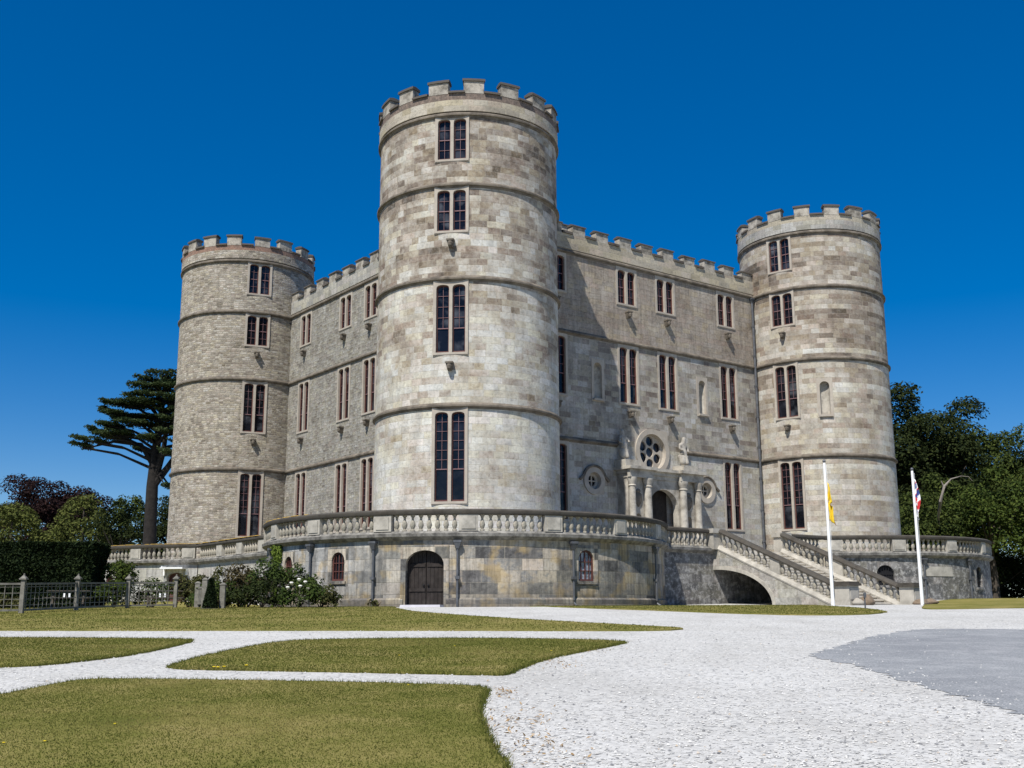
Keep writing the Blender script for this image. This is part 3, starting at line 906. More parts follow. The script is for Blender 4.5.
pipe(castle, AL, 25.2, R_(180), 3.05, 20.6, .085)

# ------------------------------------------------------------------ statues on the porch
def statue(name, x, label, lean, arm):
    me = bpy.data.meshes.new(name)
    V = [((0, 0, .95), (.22, .18)), ((0, 0, .5), (.27, .22)), ((.02, 0, .06), (.31, .25)), ((0, 0, 1.25), (.23, .17)), ((lean * .2, 0, 1.5), (.13, .12)), ((lean * .3, -.03, 1.72), (.14, .15)), ((lean * .3, -.02, 1.86), (.09, .1)),
         ((-.24, 0, 1.36), (.09, .09)), ((-.34, -.06, 1.08), (.075, .075)), ((-.2, -.24, .98), (.055, .055)),
         ((.24, 0, 1.36), (.09, .09)), ((.36 + arm * .1, -.05, 1.1 + arm * .4), (.075, .075)), ((.24 + arm * .2, -.22, .9 + arm * .95), (.055, .055)),
         ((.1, -.14, .6), (.12, .1)), ((.14, -.22, .1), (.12, .13))]
    Ed = [(0, 1), (1, 2), (0, 3), (3, 4), (4, 5), (5, 6), (3, 7), (7, 8), (8, 9), (3, 10), (10, 11), (11, 12), (0, 13), (13, 14)]
    me.from_pydata([v for v, r in V], Ed, [])
    o = link(name, me)
    md = o.modifiers.new('skin', 'SKIN')
    for sv, (v, r) in zip(me.skin_vertices[0].data, V): sv.radius = r
    me.skin_vertices[0].data[0].use_root = True
    o.modifiers.new('sub', 'SUBSURF').render_levels = 2
    me.materials.append(M_statue)
    o.location = cw(x, .95, 8.62); o.rotation_euler = (0, 0, ROT)
    o.scale = (1.02, 1.02, 1.02)
    tag(o, label, 'statue', 'stone statues above the porch')
    return o
statue('statue', 14.8 - 2.75, 'shaded robed statue on the porch, on the big tower side of the rose window', -.3, .2)
statue('statue', 14.8 + 2.35, 'sunlit robed statue on the porch, on the drainpipe side of the rose window', .3, .0)

# ------------------------------------------------------------------ terraces
TR = 10.1
LEDGE = [(-.3, 2.78), (.02, 2.78), (.12, 2.86), (.24, 2.93), (.26, 3.06), (.16, 3.1), (.12, 3.16), (-.3, 3.16)]
COPE = [(-.24, 3.86), (.20, 3.86), (.24, 3.93), (.24, 4.03), (.12, 4.1), (-.16, 4.1), (-.24, 4.03)]
BPROF = [(.10, 0), (.10, .07), (.06, .09), (.085, .15), (.122, .25), (.105, .36), (.06, .47), (.048, .55), (.075, .585), (.05, .61), (.10, .63), (.10, .70)]
_b = MB(); _b.lathe(BPROF, 9)
BAL = _b.build('baluster', M_bal, None, smooth=True)
BALME = BAL.data
bpy.data.objects.remove(BAL)
def balus(parent, x, y, z, rz=0.0, mat=None, sz=1.0):
    o = bpy.data.objects.new('baluster', BALME); COL.objects.link(o); o.parent = parent
    o.location = (x, y, z); o.rotation_euler = (0, 0, rz); o.scale = (1, 1, sz)
    return o

PLATES = []
def arch_opening(parent, c, r, ang, w, z0, z1, rise, wallmat, what, margin=.22, sill=True, name=None):
    """arched opening in a round terrace wall: flush stone surround plus what fills it"""
    mb = MB()
    hw = w / 2 + margin
    if what == 'door':
        # legs only at the foot
        loop = [(-hw, z0), (-w / 2, z0)] + [p for p in arch(-w / 2, w / 2, z0, z1, rise, 16)][2:][::-1] + [(w / 2, z0), (hw, z0), (hw, z1 + margin), (-hw, z1 + margin)]
        plate(mb, loop, [], -.03, .55)
    else:
        plate(mb, [(-hw, z0 - margin), (hw, z0 - margin), (hw, z1 + margin), (-hw, z1 + margin)], [arch(-w / 2, w / 2, z0, z1, rise, 12)], -.03, .5)
        if sill: mb.box(-w / 2 - .12, w / 2 + .12, -.1, 0, z0 - .14, z0 - .02)
    nm = {'door': 'doorway', 'red': 'arched_window', 'bars': 'barred_opening'}[what]
    o = mb.build(nm, wallmat, parent)
    o.location = (c[0] + (r - .03) * math.cos(ang), c[1] + (r - .03) * math.sin(ang), 0); o.rotation_euler = (0, 0, ang + PI / 2)
    if what == 'red':
        mb = MB()
        plate(mb, arch(-w / 2 - .01, w / 2 + .01, z0 - .01, z1 + .01, rise, 12), [arch(-w / 2 + .07, w / 2 - .07, z0 + .08, z1 - .07, rise * .85, 12)], .05, .13)
        mb.box(-.02, .02, .06, .12, z0 + .05, z1 - .05)
        for f in (.33, .62):
            z = z0 + (z1 - z0) * f; mb.box(-w / 2 + .03, w / 2 - .03, .065, .115, z - .018, z + .018)
        for x in (-w / 4, w / 4): mb.box(x - .012, x + .012, .07, .11, z0 + .05, z1 - .14)
        mb.build('casement', M_red, o)
        mb = MB(); mb.box(-w / 2 - .05, w / 2 + .05, .118, .135, z0 - .04, z1 + .04); mb.build('glass', M_glass_refl if w > .82 else M_glass, o)
    elif what == 'bars':
        mb = MB(); mb.box(-w / 2 - .05, w / 2 + .05, .16, .2, z0 - .04, z1 + .04); mb.build('dark_void', M_dark, o)
        mb = MB()
        n = max(3, int(w / .14))
        for i in range(1, n): x = -w / 2 + w * i / n; mb.box(x - .012, x + .012, .06, .085, z0 - .01, z1 + .01)
        for f in (.3, .6): z = z0 + (z1 - z0) * f; mb.box(-w / 2, w / 2, .058, .087, z - .015, z + .015)
        mb.build('iron_bar', M_iron, o)
    else:
        for s in (-1, 1):
            mb = MB()
            x0, x1 = (-w / 2 - .02, -.01) if s < 0 else (.01, w / 2 + .02)
            nb = 5
            for i in range(nb):
                a, b = x0 + (x1 - x0) * i / nb, x0 + (x1 - x0) * (i + 1) / nb
                mb.box(a + .006, b - .006, .32 + .004 * (i % 2), .38, z0, z1 + .02)
            for z in (z0 + .95, z1 - .62): mb.box(x0 + .03, x1 - .03, .285, .318, z - .07, z + .07)
            lf = mb.build('door_leaf', M_wood if w > 1.3 else M_red, o)
            mb = MB(); mb.lathe([(.05, 0), (.05, .02), (.025, .05)], 8, Matrix.Translation((s * .1, .29, z0 + 1.15)) @ Matrix.Rotation(R_(90), 4, 'X')); mb.build('handle', M_iron, lf)
    return o

def terrace_arc(parent, c, a0, a1, piers, mat, openings, floor_inner, uvo, baltint=None, copmat=None, nb=8, bal_range=None):
    """a0 > a1 going clockwise; piers are angles"""
    n = 90
    mb = MB()
    holes = []
    for ang, w, z0, z1, rise, what in openings:
        hwid = math.asin((w / 2 + .17) / TR)
        holes.append(((ang - hwid) * TR, (ang + hwid) * TR, (z0 - .17 if what != 'door' else -1.5), z1 + .17))
    us = [(a1 + (a0 - a1) * i / n) * TR for i in range(n + 1)]
    fn = lambda u, z: (c[0] + TR * math.cos(u / TR), c[1] + TR * math.sin(u / TR), z)
    grid_wall(mb, us, [-1.5, .34, 2.8], holes, fn, uvo)
    mb.build('wall', mat, parent, smooth=True)
    # plinth
    mb = MB()
    segs = []; cur = a1
    for ang, w, z0, z1, rise, what in sorted([o for o in openings if o[5] == 'door']):
        h = math.asin((w / 2 + .1) / TR); segs.append((cur, ang - h)); cur = ang + h
    segs.append((cur, a0))
    for s0, s1 in segs:
        mb.sweep(arc(c, TR, s0, s1, max(4, int(abs(s1 - s0) * 30))), [(-.05, -1.5), (.09, -1.5), (.09, .28), (.0, .36), (-.05, .36)])
    mb.build('plinth', mat, parent, smooth=True)
    P = arc(c, TR, a1, a0, n)
    mb = MB(); mb.sweep(P, LEDGE); mb.build('ledge', M_ledge, parent, smooth=True)
    mb = MB(); mb.sweep(P, COPE); mb.build('coping', copmat or M_cop, parent, smooth=True)
    for ang, w, z0, z1, rise, what in openings: arch_opening(parent, c, TR, ang, w, z0, z1, rise, mat, what)
    ph = .41 / TR
    bal = None
    for pa in piers:
        mb = MB()
        mb.sweep(arc(c, TR, pa - ph, pa + ph, 3), [(-.2, 3.162), (.17, 3.162), (.17, 3.858), (-.2, 3.858)])
        mb.sweep(arc(c, TR, pa - ph * .72, pa + ph * .72, 3), [(.168, 3.25), (.2, 3.25), (.2, 3.78), (.168, 3.78)])
        mb.build('pier', M_pier, parent)
    ends = sorted(piers)
    lo, hi = min(a0, a1), max(a0, a1)
    cells = list(zip([lo - ph] + ends, ends + [hi + ph]))
    bl = bpy.data.objects.new('balustrade', None); COL.objects.link(bl); bl.parent = parent
    for s0, s1 in cells:
        arcl = (s1 - s0 - 2 * ph) * TR
        k = int(arcl / .36)
        if k < 1: continue
        for i in range(k):
            t = s0 + ph + (s1 - s0 - 2 * ph) * (i + .5) / k
            if bal_range and not (bal_range[0] <= t <= bal_range[1]): continue
            balus(bl, c[0] + (TR - .02) * math.cos(t), c[1] + (TR - .02) * math.sin(t), 3.16, t)
    # floor
    mb = MB()
    Q = arc(c, TR, a1, a0, 40)
    for p, q in zip(Q[:-1], Q[1:]):
        t0 = math.atan2(p[3], p[2]); t1 = math.atan2(q[3], q[2])
        mb.face([(p[0] - .2 * p[2], p[1] - .2 * p[3], 3.0), (q[0] - .2 * q[2], q[1] - .2 * q[3], 3.0),
                 (c[0] + floor_inner * q[2], c[1] + floor_inner * q[3], 3.0), (c[0] + floor_inner * p[2], c[1] + floor_inner * p[3], 3.0)])
    mb.build('floor', M_floor, parent)

# nearest terrace
tC = empty('terrace', cw(0, 0), ROT, 'round stone terrace with an arched double door, at the foot of the nearest tower', 'terrace', 'balustraded terraces round the tower feet')
dC = [R_(-135 + s * (10.6 + 21.2 * i)) for i in range(5) for s in (-1, 1)]
opsC = [(R_(-135), 1.66, -.25, 2.36, .62, 'door'), (R_(-158.8), .72, 1.12, 2.36, .36, 'red'), (R_(-93.4), .86, 1.08, 2.42, .43, 'red'), (R_(-179.1), .72, 1.12, 2.3, .36, 'red')]
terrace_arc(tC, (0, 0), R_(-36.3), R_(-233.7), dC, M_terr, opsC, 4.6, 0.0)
for ang in (-97.7, -127.0, -148.0, -168.0, -190.0, -63.5):
    t = R_(ang)
    pipe(tC, (TR) * math.cos(t), TR * math.sin(t), t, .0, 2.72, .05, True, ang in (-63.5, -97.7))
mb = MB()
t = R_(-135); M = Matrix.Translation((TR * math.cos(t), TR * math.sin(t), 0)) @ Matrix.Rotation(t, 4, 'Z')
mb.frustum(.05, 0, -.6, .07, 1.25, 1.0, .75, .84, M); mb.build('door_ramp', M_ramp, tC)
# right terrace
tR = empty('terrace', cw(L, 0), ROT, 'blackened lichen-spotted round terrace with small barred openings, behind the flagpoles', 'terrace', 'balustraded terraces round the tower feet')
dR = [R_(-45 + s * (10.6 + 21.2 * i)) for i in range(5) for s in (-1, 1)]
opsR = [(R_(-124.2), 1.05, 1.2, 2.36, .5, 'bars'), (R_(-81.0), .8, 1.12, 2.34, .33, 'bars')]
terrace_arc(tR, (0, 0), R_(53.7), R_(-143.7), dR, M_terr2, opsR, 4.6, 70.0, bal_range=(R_(-140), R_(20)))
mb = MB(); P = arc((0, 0), TR, R_(-109.5), R_(-98), 4); mb.sweep(P, [(-.02, 1.72), (.03, 1.72), (.03, 2.28), (-.02, 2.28)]); mb.build('plaque', M_pier, tR)
for ang in (-110.5, -89): 
    t = R_(ang); pipe(tR, TR * math.cos(t), TR * math.sin(t), t, .4, 2.72, .055, True)
# left terrace with its straight length
tL = empty('terrace', cw(0, L), ROT, 'pale stone terrace with yellow-lichened coping and a hooded red door, behind the timber trellis fence', 'terrace', 'balustraded terraces round the tower feet')
dL = [R_(-225 + s * (10.6 + 21.2 * i)) for i in range(5) for s in (-1, 1)]
opsL = [(R_(-134.2), 1.15, -.2, 2.28, .3, 'door'), (R_(-165), .8, .9, 2.2, .4, 'red')]
terrace_arc(tL, (0, 0), R_(-126.3), R_(-323.7), dL, M_terr3, opsL, 4.6, 140.0, bal_range=(R_(-200), R_(-126)))
mb = MB()
t = R_(-134.2); M = Matrix.Translation((TR * math.cos(t), TR * math.sin(t), 0)) @ Matrix.Rotation(t, 4, 'Z')
mb.box(-.1, .75, -.75, .75, 2.5, 2.6, M); mb.box(-.1, .65, -.7, -.64, 2.602, 2.68, M); mb.box(-.1, .12, -.8, -.7, 2.1, 2.5, M); mb.box(-.1, .12, .7, .8, 2.1, 2.5, M)
mb.build('door_hood', M_white, tL)
mb = MB(); y0, y1 = 8.16 - L, 21.5 - L
grid_wall(mb, [y0, y1], [-1.5, 2.8], [], lambda u, z: (-5.95, u, z), 99.0); mb.build('wall', M_terr3, tL)
P = [(-5.95, y0, -1, 0), (-5.95, y1, -1, 0)]
mb = MB(); mb.sweep(P, LEDGE); mb.build('ledge', M_ledge, tL)
mb = MB(); mb.sweep(P, COPE); mb.build('coping', M_cop, tL)
for yy in (y0 + 3.6, y0 + 6.7, y0 + 9.7):
    mb = MB(); mb.box(-6.12, -5.75, yy - .41, yy + .41, 3.162, 3.858); mb.build('pier', M_pier, tL)
bl = bpy.data.objects.new('balustrade', None); COL.objects.link(bl); bl.parent = tL
yy = y0 + 4.2
while yy < y1 - .3:
    if all(abs(yy - q) > .5 for q in (y0 + 3.6, y0 + 6.7, y0 + 9.7)): balus(bl, -5.97, yy, 3.16)
    yy += .36
mb = MB(); mb.face([(-5.8, y0, 2.995), (AL - .02, y0, 2.995), (AL - .02, y1, 2.995), (-5.8, y1, 2.995)]); mb.build('floor', M_floor, tL)
# lichen crust on the copings of the left terrace
mb = MB()
rr = random.Random(5)
def crust(x, y, z, l, ang, wd=.14):
    M = Matrix.Translation((x, y, z)) @ Matrix.Rotation(ang, 4, 'Z')
    n = 7; top = []
    for k in range(n):
        t = 2 * PI * k / n; r = rr.uniform(.75, 1.1)
        top.append(M @ Vector((l * r * math.cos(t), wd * r * math.sin(t), .02)))
    bot = [p - Vector((0, 0, .03)) for p in top]
    mb.face(top)
    for k in range(n): mb.face([bot[k], bot[(k + 1) % n], top[(k + 1) % n], top[k]])
for i in range(46):
    t = R_(rr.uniform(-200, -128)); crust((TR + .08) * math.cos(t), (TR + .08) * math.sin(t), 4.095, rr.uniform(.12, .4), t + PI / 2, .15)
for i in range(34):
    crust(-6.1, rr.uniform(y0 + 4, y1), 4.098, rr.uniform(.15, .5), PI / 2, .14)
mb.build('lichen_crust', M_lichen, tL)
mb = MB()
for i in range(30):
    t = R_(rr.uniform(-232, -170)); crust((TR + .05) * math.cos(t), (TR + .05) * math.sin(t), 4.098, rr.uniform(.12, .38), t + PI / 2, .15)
mb.build('lichen_crust', M_lichen, tC)

# ------------------------------------------------------------------ front staircase
A0, A1 = 11.97, 17.63
stair = empty('staircase', cw(14.8, -5.95), ROT, 'wide stone staircase with sloping balustrades over a dark half arch, climbing to the porch', 'staircase')
ox = -14.8; oy = 5.95       # castle frame -> staircase frame
mb = MB()
grid_wall(mb, [8.16 + ox, A1 + ox, 21.45 + ox], [-1.5, 2.8], [], lambda u, z: (u, 0, z), 44.0)
mb.build('landing_wall', M_terr2, stair)
for x0, x1 in ((8.2, A0 + .1), (A1 - .1, 21.4)):
    P = [(x0 + ox, 0, 0, -1), (x1 + ox, 0, 0, -1)]
    mb = MB(); mb.sweep(P, LEDGE); mb.build('ledge', M_ledge, stair)
    mb = MB(); mb.sweep(P, COPE); mb.build('coping', M_cop, stair)
mb = MB(); mb.face([(8 + ox, .15, 2.998), (21.6 + ox, .15, 2.998), (21.6 + ox, 7.25, 2.998), (8 + ox, 7.25, 2.998)]); mb.build('floor', M_floor, stair)
blf = bpy.data.objects.new('balustrade', None); COL.objects.link(blf); blf.parent = stair
for i in range(9): balus(blf, 8.62 + i * .345 + ox, -.02, 3.16)
for i in range(8): balus(blf, 18.5 + i * .35 + ox, -.02, 3.16)
for x in (A0, A1):
    mb = MB(); mb.box(x - .33 + ox, x + .33 + ox, -.42, .2, 3.0, 3.858); mb.box(x - .42 + ox, x + .42 + ox, -.5, .28, 3.862, 4.105)
    mb.build('pier', M_pier, stair)
YB = -7.75; SL = 3.0 / 7.2          # foot of the flight (local y), slope
NS = 18
mb = MB()
for i in range(NS):
    zt = 3.0 - i * 3.0 / NS - 3.0 / NS
    y0 = -.45 - i * 7.2 / NS
    mb.box(A0 + .25 + ox, A1 - .25 + ox, y0 - 7.2 / NS - .05, y0, zt - .09, zt, None)
    mb.box(A0 + .26 + ox, A1 - .26 + ox, y0 + .0, y0 + .06, zt + .001, zt + 3.0 / NS - .091)
    if i > 12: mb.box(A0 + .26 + ox, A1 - .26 + ox, y0 - 7.2 / NS, y0 - .055, zt - 1.2, zt - .102)
mb.box(A0 + .25 + ox, A1 - .25 + ox, -.47, .2, 2.86, 3.0)
for k in range(2): mb.box(A0 + .5 + ox - .0, A1 + .1 + ox, YB - .35 * (k + 1), YB - .35 * k, -1, .02 - .14 * k)
mb.build('steps', M_step, stair)
def zrail(y): return 3.0 + (y + .45) * SL     # stair line
def side_wall(x0, x1, withArch):
    y_t, y_b = -.02, YB - .1
    top = [(y_t, 3.0), (-.45, 3.0), (y_b, zrail(y_b) - .02)]
    if withArch:
        low = [(y_b, -1.2), (-3.95, -1.2), (-3.95, .05)]
        for i in range(1, 13):
            t = PI / 2 * i / 12
            low.append((-.12 - 3.83 * math.cos(t), .05 + 1.88 * math.sin(t)))
        loop = top + low + [(y_t, 1.93)]
    else: loop = top + [(y_b, -1.2), (y_t, -1.2)]
    flat = [Vector((y, z, 0)) for y, z in loop]
    mb = MB()
    tr = tessellate_polygon([flat])
    for x in (x0, x1):
        for t in tr: mb.face([(x, loop[i][0], loop[i][1]) for i in t])
    for i in range(len(loop)):
        a, b = loop[i], loop[(i + 1) % len(loop)]
        mb.face([(x0, a[0], a[1]), (x0, b[0], b[1]), (x1, b[0], b[1]), (x1, a[0], a[1])])
    o = mb.build('side_wall', M_stair, stair)
    if withArch:        # arch ring
        mb = MB()
        pts = [(-.12 - 3.83 * math.cos(PI / 2 * i / 16), .05 + 1.88 * math.sin(PI / 2 * i / 16)) for i in range(17)]
        pto = [(-.12 - 4.03 * math.cos(PI / 2 * i / 16), .05 + 2.06 * math.sin(PI / 2 * i / 16)) for i in range(17)]
        for i in range(16):
            q = [pts[i], pts[i + 1], pto[i + 1], pto[i]]
            xa = x0 - .04
            mb.face([(xa, y, z) for y, z in q])
            mb.face([(xa, pto[i][0], pto[i][1]), (xa, pto[i + 1][0], pto[i + 1][1]), (x0 + .01, pto[i + 1][0], pto[i + 1][1]), (x0 + .01, pto[i][0], pto[i][1])])
            mb.face([(xa, pts[i][0], pts[i][1]), (xa, pts[i + 1][0], pts[i + 1][1]), (x0 + .01, pts[i + 1][0], pts[i + 1][1]), (x0 + .01, pts[i][0], pts[i][1])])
        mb.build('arch_ring', M_pier, o)
M_stair = stone('stair_ashlar', .9, .42, [(.17, .165, .15), (.29, .275, .25), (.38, .365, .325), (.45, .435, .39)], tint=.3, patch=.6, patch_scale=.6, grime=.5, streak=.2, blotch=.35, foot=(.2, 1.2, .3))
side_wall(A0 + ox, A0 + .5 + ox, True)
side_wall(A1 - .5 + ox, A1 + ox, False)
def rail(xc):
    bl = bpy.data.objects.new('balustrade', None); COL.objects.link(bl); bl.parent = stair
    ya, yb = -.42, YB - .02
    for nm, z0, z1, h, m in (('coping', .88, 1.1, .24, M_cop), ('ledge', -.06, .2, .27, M_pier)):
        mb = MB()
        for q in range(1):
            pr = [(-h, z0), (h, z0), (h + .02, z0 + .08), (h * .6, z1), (-h * .6, z1), (-h - .02, z0 + .08)]
            A = [(xc + x, ya, zrail(ya) + z) for x, z in pr]; B = [(xc + x, yb, zrail(yb) + z) for x, z in pr]
            mb.face(A[::-1]); mb.face(B)
            for k in range(6): mb.face([A[k], A[(k + 1) % 6], B[(k + 1) % 6], B[k]])
        mb.build(nm, m, stair)
    n = 19
    for i in range(n):
        if i == 9: continue
        y = ya - .25 + (yb - ya + .45) * i / (n - 1)
        balus(bl, xc, y, zrail(y) + .17, 0, None, 1.04)
    y = ya - .25 + (yb - ya + .45) * 9 / (n - 1)
    mb = MB()
    c = [(xc + sx * .17, y + sy * .3) for sx, sy in ((-1, -1), (1, -1), (1, 1), (-1, 1))]
    lo = [(x, yy, zrail(yy) + .195) for x, yy in c]; hi = [(x, yy, zrail(yy) + .885) for x, yy in c]
    mb.face(lo[::-1]); mb.face(hi)
    for k in range(4): mb.face([lo[k], lo[(k + 1) % 4], hi[(k + 1) % 4], hi[k]])
    mb.build('pier', M_pier, stair)
rail(A0 + .25 + ox); rail(A1 - .25 + ox)
for xc in (A0 + .3 + ox, A1 - .1 + ox):
    mb = MB()
    mb.box(xc - .45, xc + .45, YB - .95, YB - .03, -1.2, .18); mb.box(xc - .38, xc + .38, YB - .88, YB - .06, .182, .92)
    mb.box(xc - .30, xc + .30, YB - .905, YB - .882, .28, .82)
    p = mb.build('pedestal', M_pier, stair)
    mb = MB(); mb.box(xc - .48, xc + .48, YB - .98, YB + .03, .922, 1.03); mb.box(xc - .42, xc + .42, YB - .92, YB - .02, 1.032, 1.12); mb.build('cap', M_cop, p)

# ------------------------------------------------------------------ rocks, sign post, flagpoles
def rock(x, y, r, mat, label, flat=.75, group=None):
    bm = bmesh.new(); bmesh.ops.create_icosphere(bm, subdivisions=3, radius=1)
    rr = random.Random(int(x * 100))
    ph = [rr.uniform(0, 6) for _ in range(6)]
    for v in bm.verts:
        c = v.co
        k = 1 + .14 * math.sin(3 * c.x + ph[0]) * math.cos(2.5 * c.y + ph[1]) + .1 * math.sin(5 * c.z + ph[2]) + .05 * math.sin(9 * c.x + ph[3] + 7 * c.y)
        v.co = Vector((c.x * k * r, c.y * k * r * .8, c.z * k * r * flat))
    me = bpy.data.meshes.new('rock'); bm.to_mesh(me); bm.free(); me.materials.append(mat); me.shade_smooth()
    o = link('rock', me); o.location = (x, y, gz(y) + r * flat * .55)
    tag(o, label, 'rock', group)
def sc(x, y): return cw(x - ox, y - oy)
q = sc(A0 + .1 + ox, YB - 1.2); rock(q[0], q[1], .26, M_rockw, 'pale rounded rock at the foot of the near stair pedestal', .8)
q = sc(A0 + .75 + ox, YB - 1.25); rock(q[0], q[1], .36, M_rock, 'large brown boulder at the foot of the near stair pedestal, next to the lowest step', .85)
q = sc(A1 - .55 + ox, YB - 1.3); rock(q[0], q[1], .36, M_rock, 'low brown rock before the far stair pedestal, touching the lowest step', .5)
q = sc(A1 + .35 + ox, YB - 1.25); rock(q[0], q[1], .42, M_rock, 'low brown rock between the far stair pedestal and the red white and blue flag pole', .45)

sg = empty('sign_post', (12.71, 40.24, gz(40.24)), 0, 'thin dark metal post standing before the bottom stair step', 'post')
mb = MB(); mb.lathe([(.028, -.1), (.028, .6), (.0, .61)], 8); mb.build('post', M_grey, sg)
mb = MB(); mb.box(-.05, .05, -.05, -.028, .42, .6); mb.build('plate', M_grey, sg)

def flagpole(x, y, h, label, lab2, cloth, cat='flagpole'):
    z = gz(y)
    o = empty('flagpole', (x, y, z), 0, label, cat, 'white flagpoles by the stairs')
    mb = MB(); mb.lathe([(.075, -.15), (.075, .5), (.068, 1.5), (.052, h - .05), (.045, h)], 12); mb.build('pole', M_white, o, smooth=True)
    mb = MB(); mb.lathe([(.0, h + .15), (.05, h + .12), (.075, h + .07), (.05, h + .02), (.045, h)][::-1], 10); mb.build('finial', M_grey, o, smooth=True)
    mb = MB(); mb.tube([(.075, -.02, h - .1), (.085, -.03, h / 2), (.08, -.02, 1.2)], .006, 5); mb.build('halyard', M_white, o)
    mb = MB(); mb.box(.06, .1, -.02, .02, 1.1, 1.25); mb.build('cleat', M_iron, o)
    f = cloth(h, o)
    f['label'] = lab2
    return o
def limp_cloth(cols, spans, h, parent, seed):
    """a limp hanging flag: pleated sheet; cols = list of (material, u0, u1) stripes down its length"""
    rr = random.Random(seed)
    nu, nv = 10, 28
    top, bot, wfun = spans
    me = bpy.data.meshes.new('flag')
    V = []; F = []; mi = []
    for j in range(nv + 1):
        t = j / nv
        z = h - top - t * (bot - top)
        wd = wfun(t)
        for i in range(nu + 1):
            s = i / nu
            x = .06 + wd * s + .02 * math.sin(9 * t + 4 * s)
            y = -.02 + .07 * math.sin(7 * s * PI / 2 + 2.5 * t + seed) * (.3 + s)
            V.append((x, y, z - .25 * s * (1 if t < .97 else 1)))
    for j in range(nv):
        for i in range(nu):
            a = j * (nu + 1) + i
            F.append((a, a + 1, a + nu + 2, a + nu + 1))
            mi.append(cols(i / nu, j / nv))
    me.from_pydata(V, [], F)
    mats = [M_yellow, M_redcloth, M_bluecloth, M_white, M_ochre]
    for m in mats: me.materials.append(m)
    me.polygons.foreach_set('material_index', mi)
    me.shade_smooth()
    o = link('flag', me, parent)
    sol = o.modifiers.new('thick', 'SOLIDIFY'); sol.thickness = .008
    return o
M_redcloth = plain('red_cloth', (.5, .03, .035), .85, .15, 3.0)
M_bluecloth = plain('blue_cloth', (.03, .06, .25), .85, .15, 3.0)
M_ochre = plain('ochre_cloth', (.45, .27, .04), .85, .15, 3.0)
def yellow_cols(s, t):
    if t > .45 and t < .52: return 4
    if s > .8 and t > .82: return 1
    if s > .45 and s < .6 and t < .4: return 4
    return 0
def union_cols(s, t):
    q = (t * 3.1 + s * 1.3) % 1.0
    if t < .5:
        if q < .28: return 3
        if q < .42: return 1
        return 2 if q < .85 else 3
    if t < .85: return 1 if q > .25 else 3
    return 3 if q < .7 else 2
flagpole(13.0, 45.28, 5.85, 'white flagpole with a limp yellow flag, left of the steps near the stair pedestal', 'limp yellow flag with a red corner',
         lambda h, o: limp_cloth(yellow_cols, (.8, 2.35, lambda t: .10 + .18 * t ** 1.5 if t < .4 or t > .5 else .05), h, o, 1))
flagpole(17.45, 47.5, 5.75, 'white flagpole with a limp red, white and blue flag, before the blackened terrace', 'limp red, white and blue flag',
         lambda h, o: limp_cloth(union_cols, (.35, 1.9, lambda t: .08 + .14 * math.sin(PI * min(1, t * 1.2)) ), h, o, 2))

# ------------------------------------------------------------------ timber trellis fence
FP = [(-19.6, 37.6), (-17.15, 38.92), (-16.56, 42.28), (-15.54, 44.93), (-14.03, 46.29)]
fence = empty('trellis_fence', (FP[1][0], FP[1][1], 0), 0, 'weathered grey timber trellis fence with capped posts on the lawn edge', 'fence')
fx, fy = FP[1]
for i, (x, y) in enumerate(FP):
    z = gz(y); M = Matrix.Translation((x - fx, y - fy, z))
    mb = MB(); mb.box(-.07, .07, -.07, .07, -.3, 1.18, M); p = mb.build('post', M_fence, fence)
    mb = MB(); mb.box(-.12, .12, -.12, .12, 1.182, 1.23, M); mb.frustum(0, 0, 1.232, 1.34, .1, .1, .02, .02, M); mb.lathe([(.02, 1.33), (.035, 1.36), (.02, 1.39)], 8, M); mb.build('cap', M_fence, p)
for (x0, y0), (x1, y1) in zip(FP[:-1], FP[1:]):
    d = Vector((x1 - x0, y1 - y0)); Ln = d.length; a = math.atan2(d.y, d.x)
    z0, z1 = gz(y0), gz(y1)
    mb = MB()
    sh = Matrix.Identity(4); sh[2][0] = (z1 - z0) / Ln
    M = Matrix.Translation((x0 - fx, y0 - fy, z0)) @ Matrix.Rotation(a, 4, 'Z') @ sh
    mb.box(.07, Ln - .07, -.04, .04, 1.0, 1.07, M); mb.box(.07, Ln - .07, -.04, .04, .1, .17, M)
    z = .3
    while z < .98: mb.box(.072, Ln - .072, -.01, .006, z - .012, z + .012, M); z += .21
    x = .2
    while x < Ln - .1: mb.box(x - .012, x + .012, -.026, -.01, .17, 1.0, M); x += .25
    mb.build('trellis_panel', M_fence, fence)
GP = [(-13.0, 45.9), (-12.35, 44.6), (-11.56, 44.34)]
gate = empty('garden_gate', (GP[1][0], GP[1][1], gz(44.6)), 0, 'weathered timber garden gate with stout posts at the end of the trellis fence', 'gate')
for i, (x, y) in enumerate(GP):
    M = Matrix.Translation((x - GP[1][0], y - GP[1][1], gz(y) - gz(44.6)))
    h = (1.0, 1.15, .95)[i]
    mb = MB(); mb.box(-.1, .1, -.1, .1, -.3, h, M); mb.frustum(0, 0, h, h + .08, .12, .12, .04, .04, M); mb.build('post', M_fence, gate)
for (a_, b_) in ((0, 1),):
    x0, y0 = GP[a_]; x1, y1 = GP[b_]
    d = Vector((x1 - x0, y1 - y0)); Ln = d.length; an = math.atan2(d.y, d.x)
    M = Matrix.Translation((x0 - GP[1][0], y0 - GP[1][1], gz(y0) - gz(44.6))) @ Matrix.Rotation(an, 4, 'Z')
    mb = MB(); mb.box(.12, Ln - .12, -.03, .03, .78, .86, M); mb.box(.12, Ln - .12, -.03, .03, .15, .23, M)
    for k in range(7): x = .2 + (Ln - .4) * k / 6; mb.box(x - .02, x + .02, -.02, .02, .23, .78, M)
    mb.build('gate_leaf', M_fence, gate)

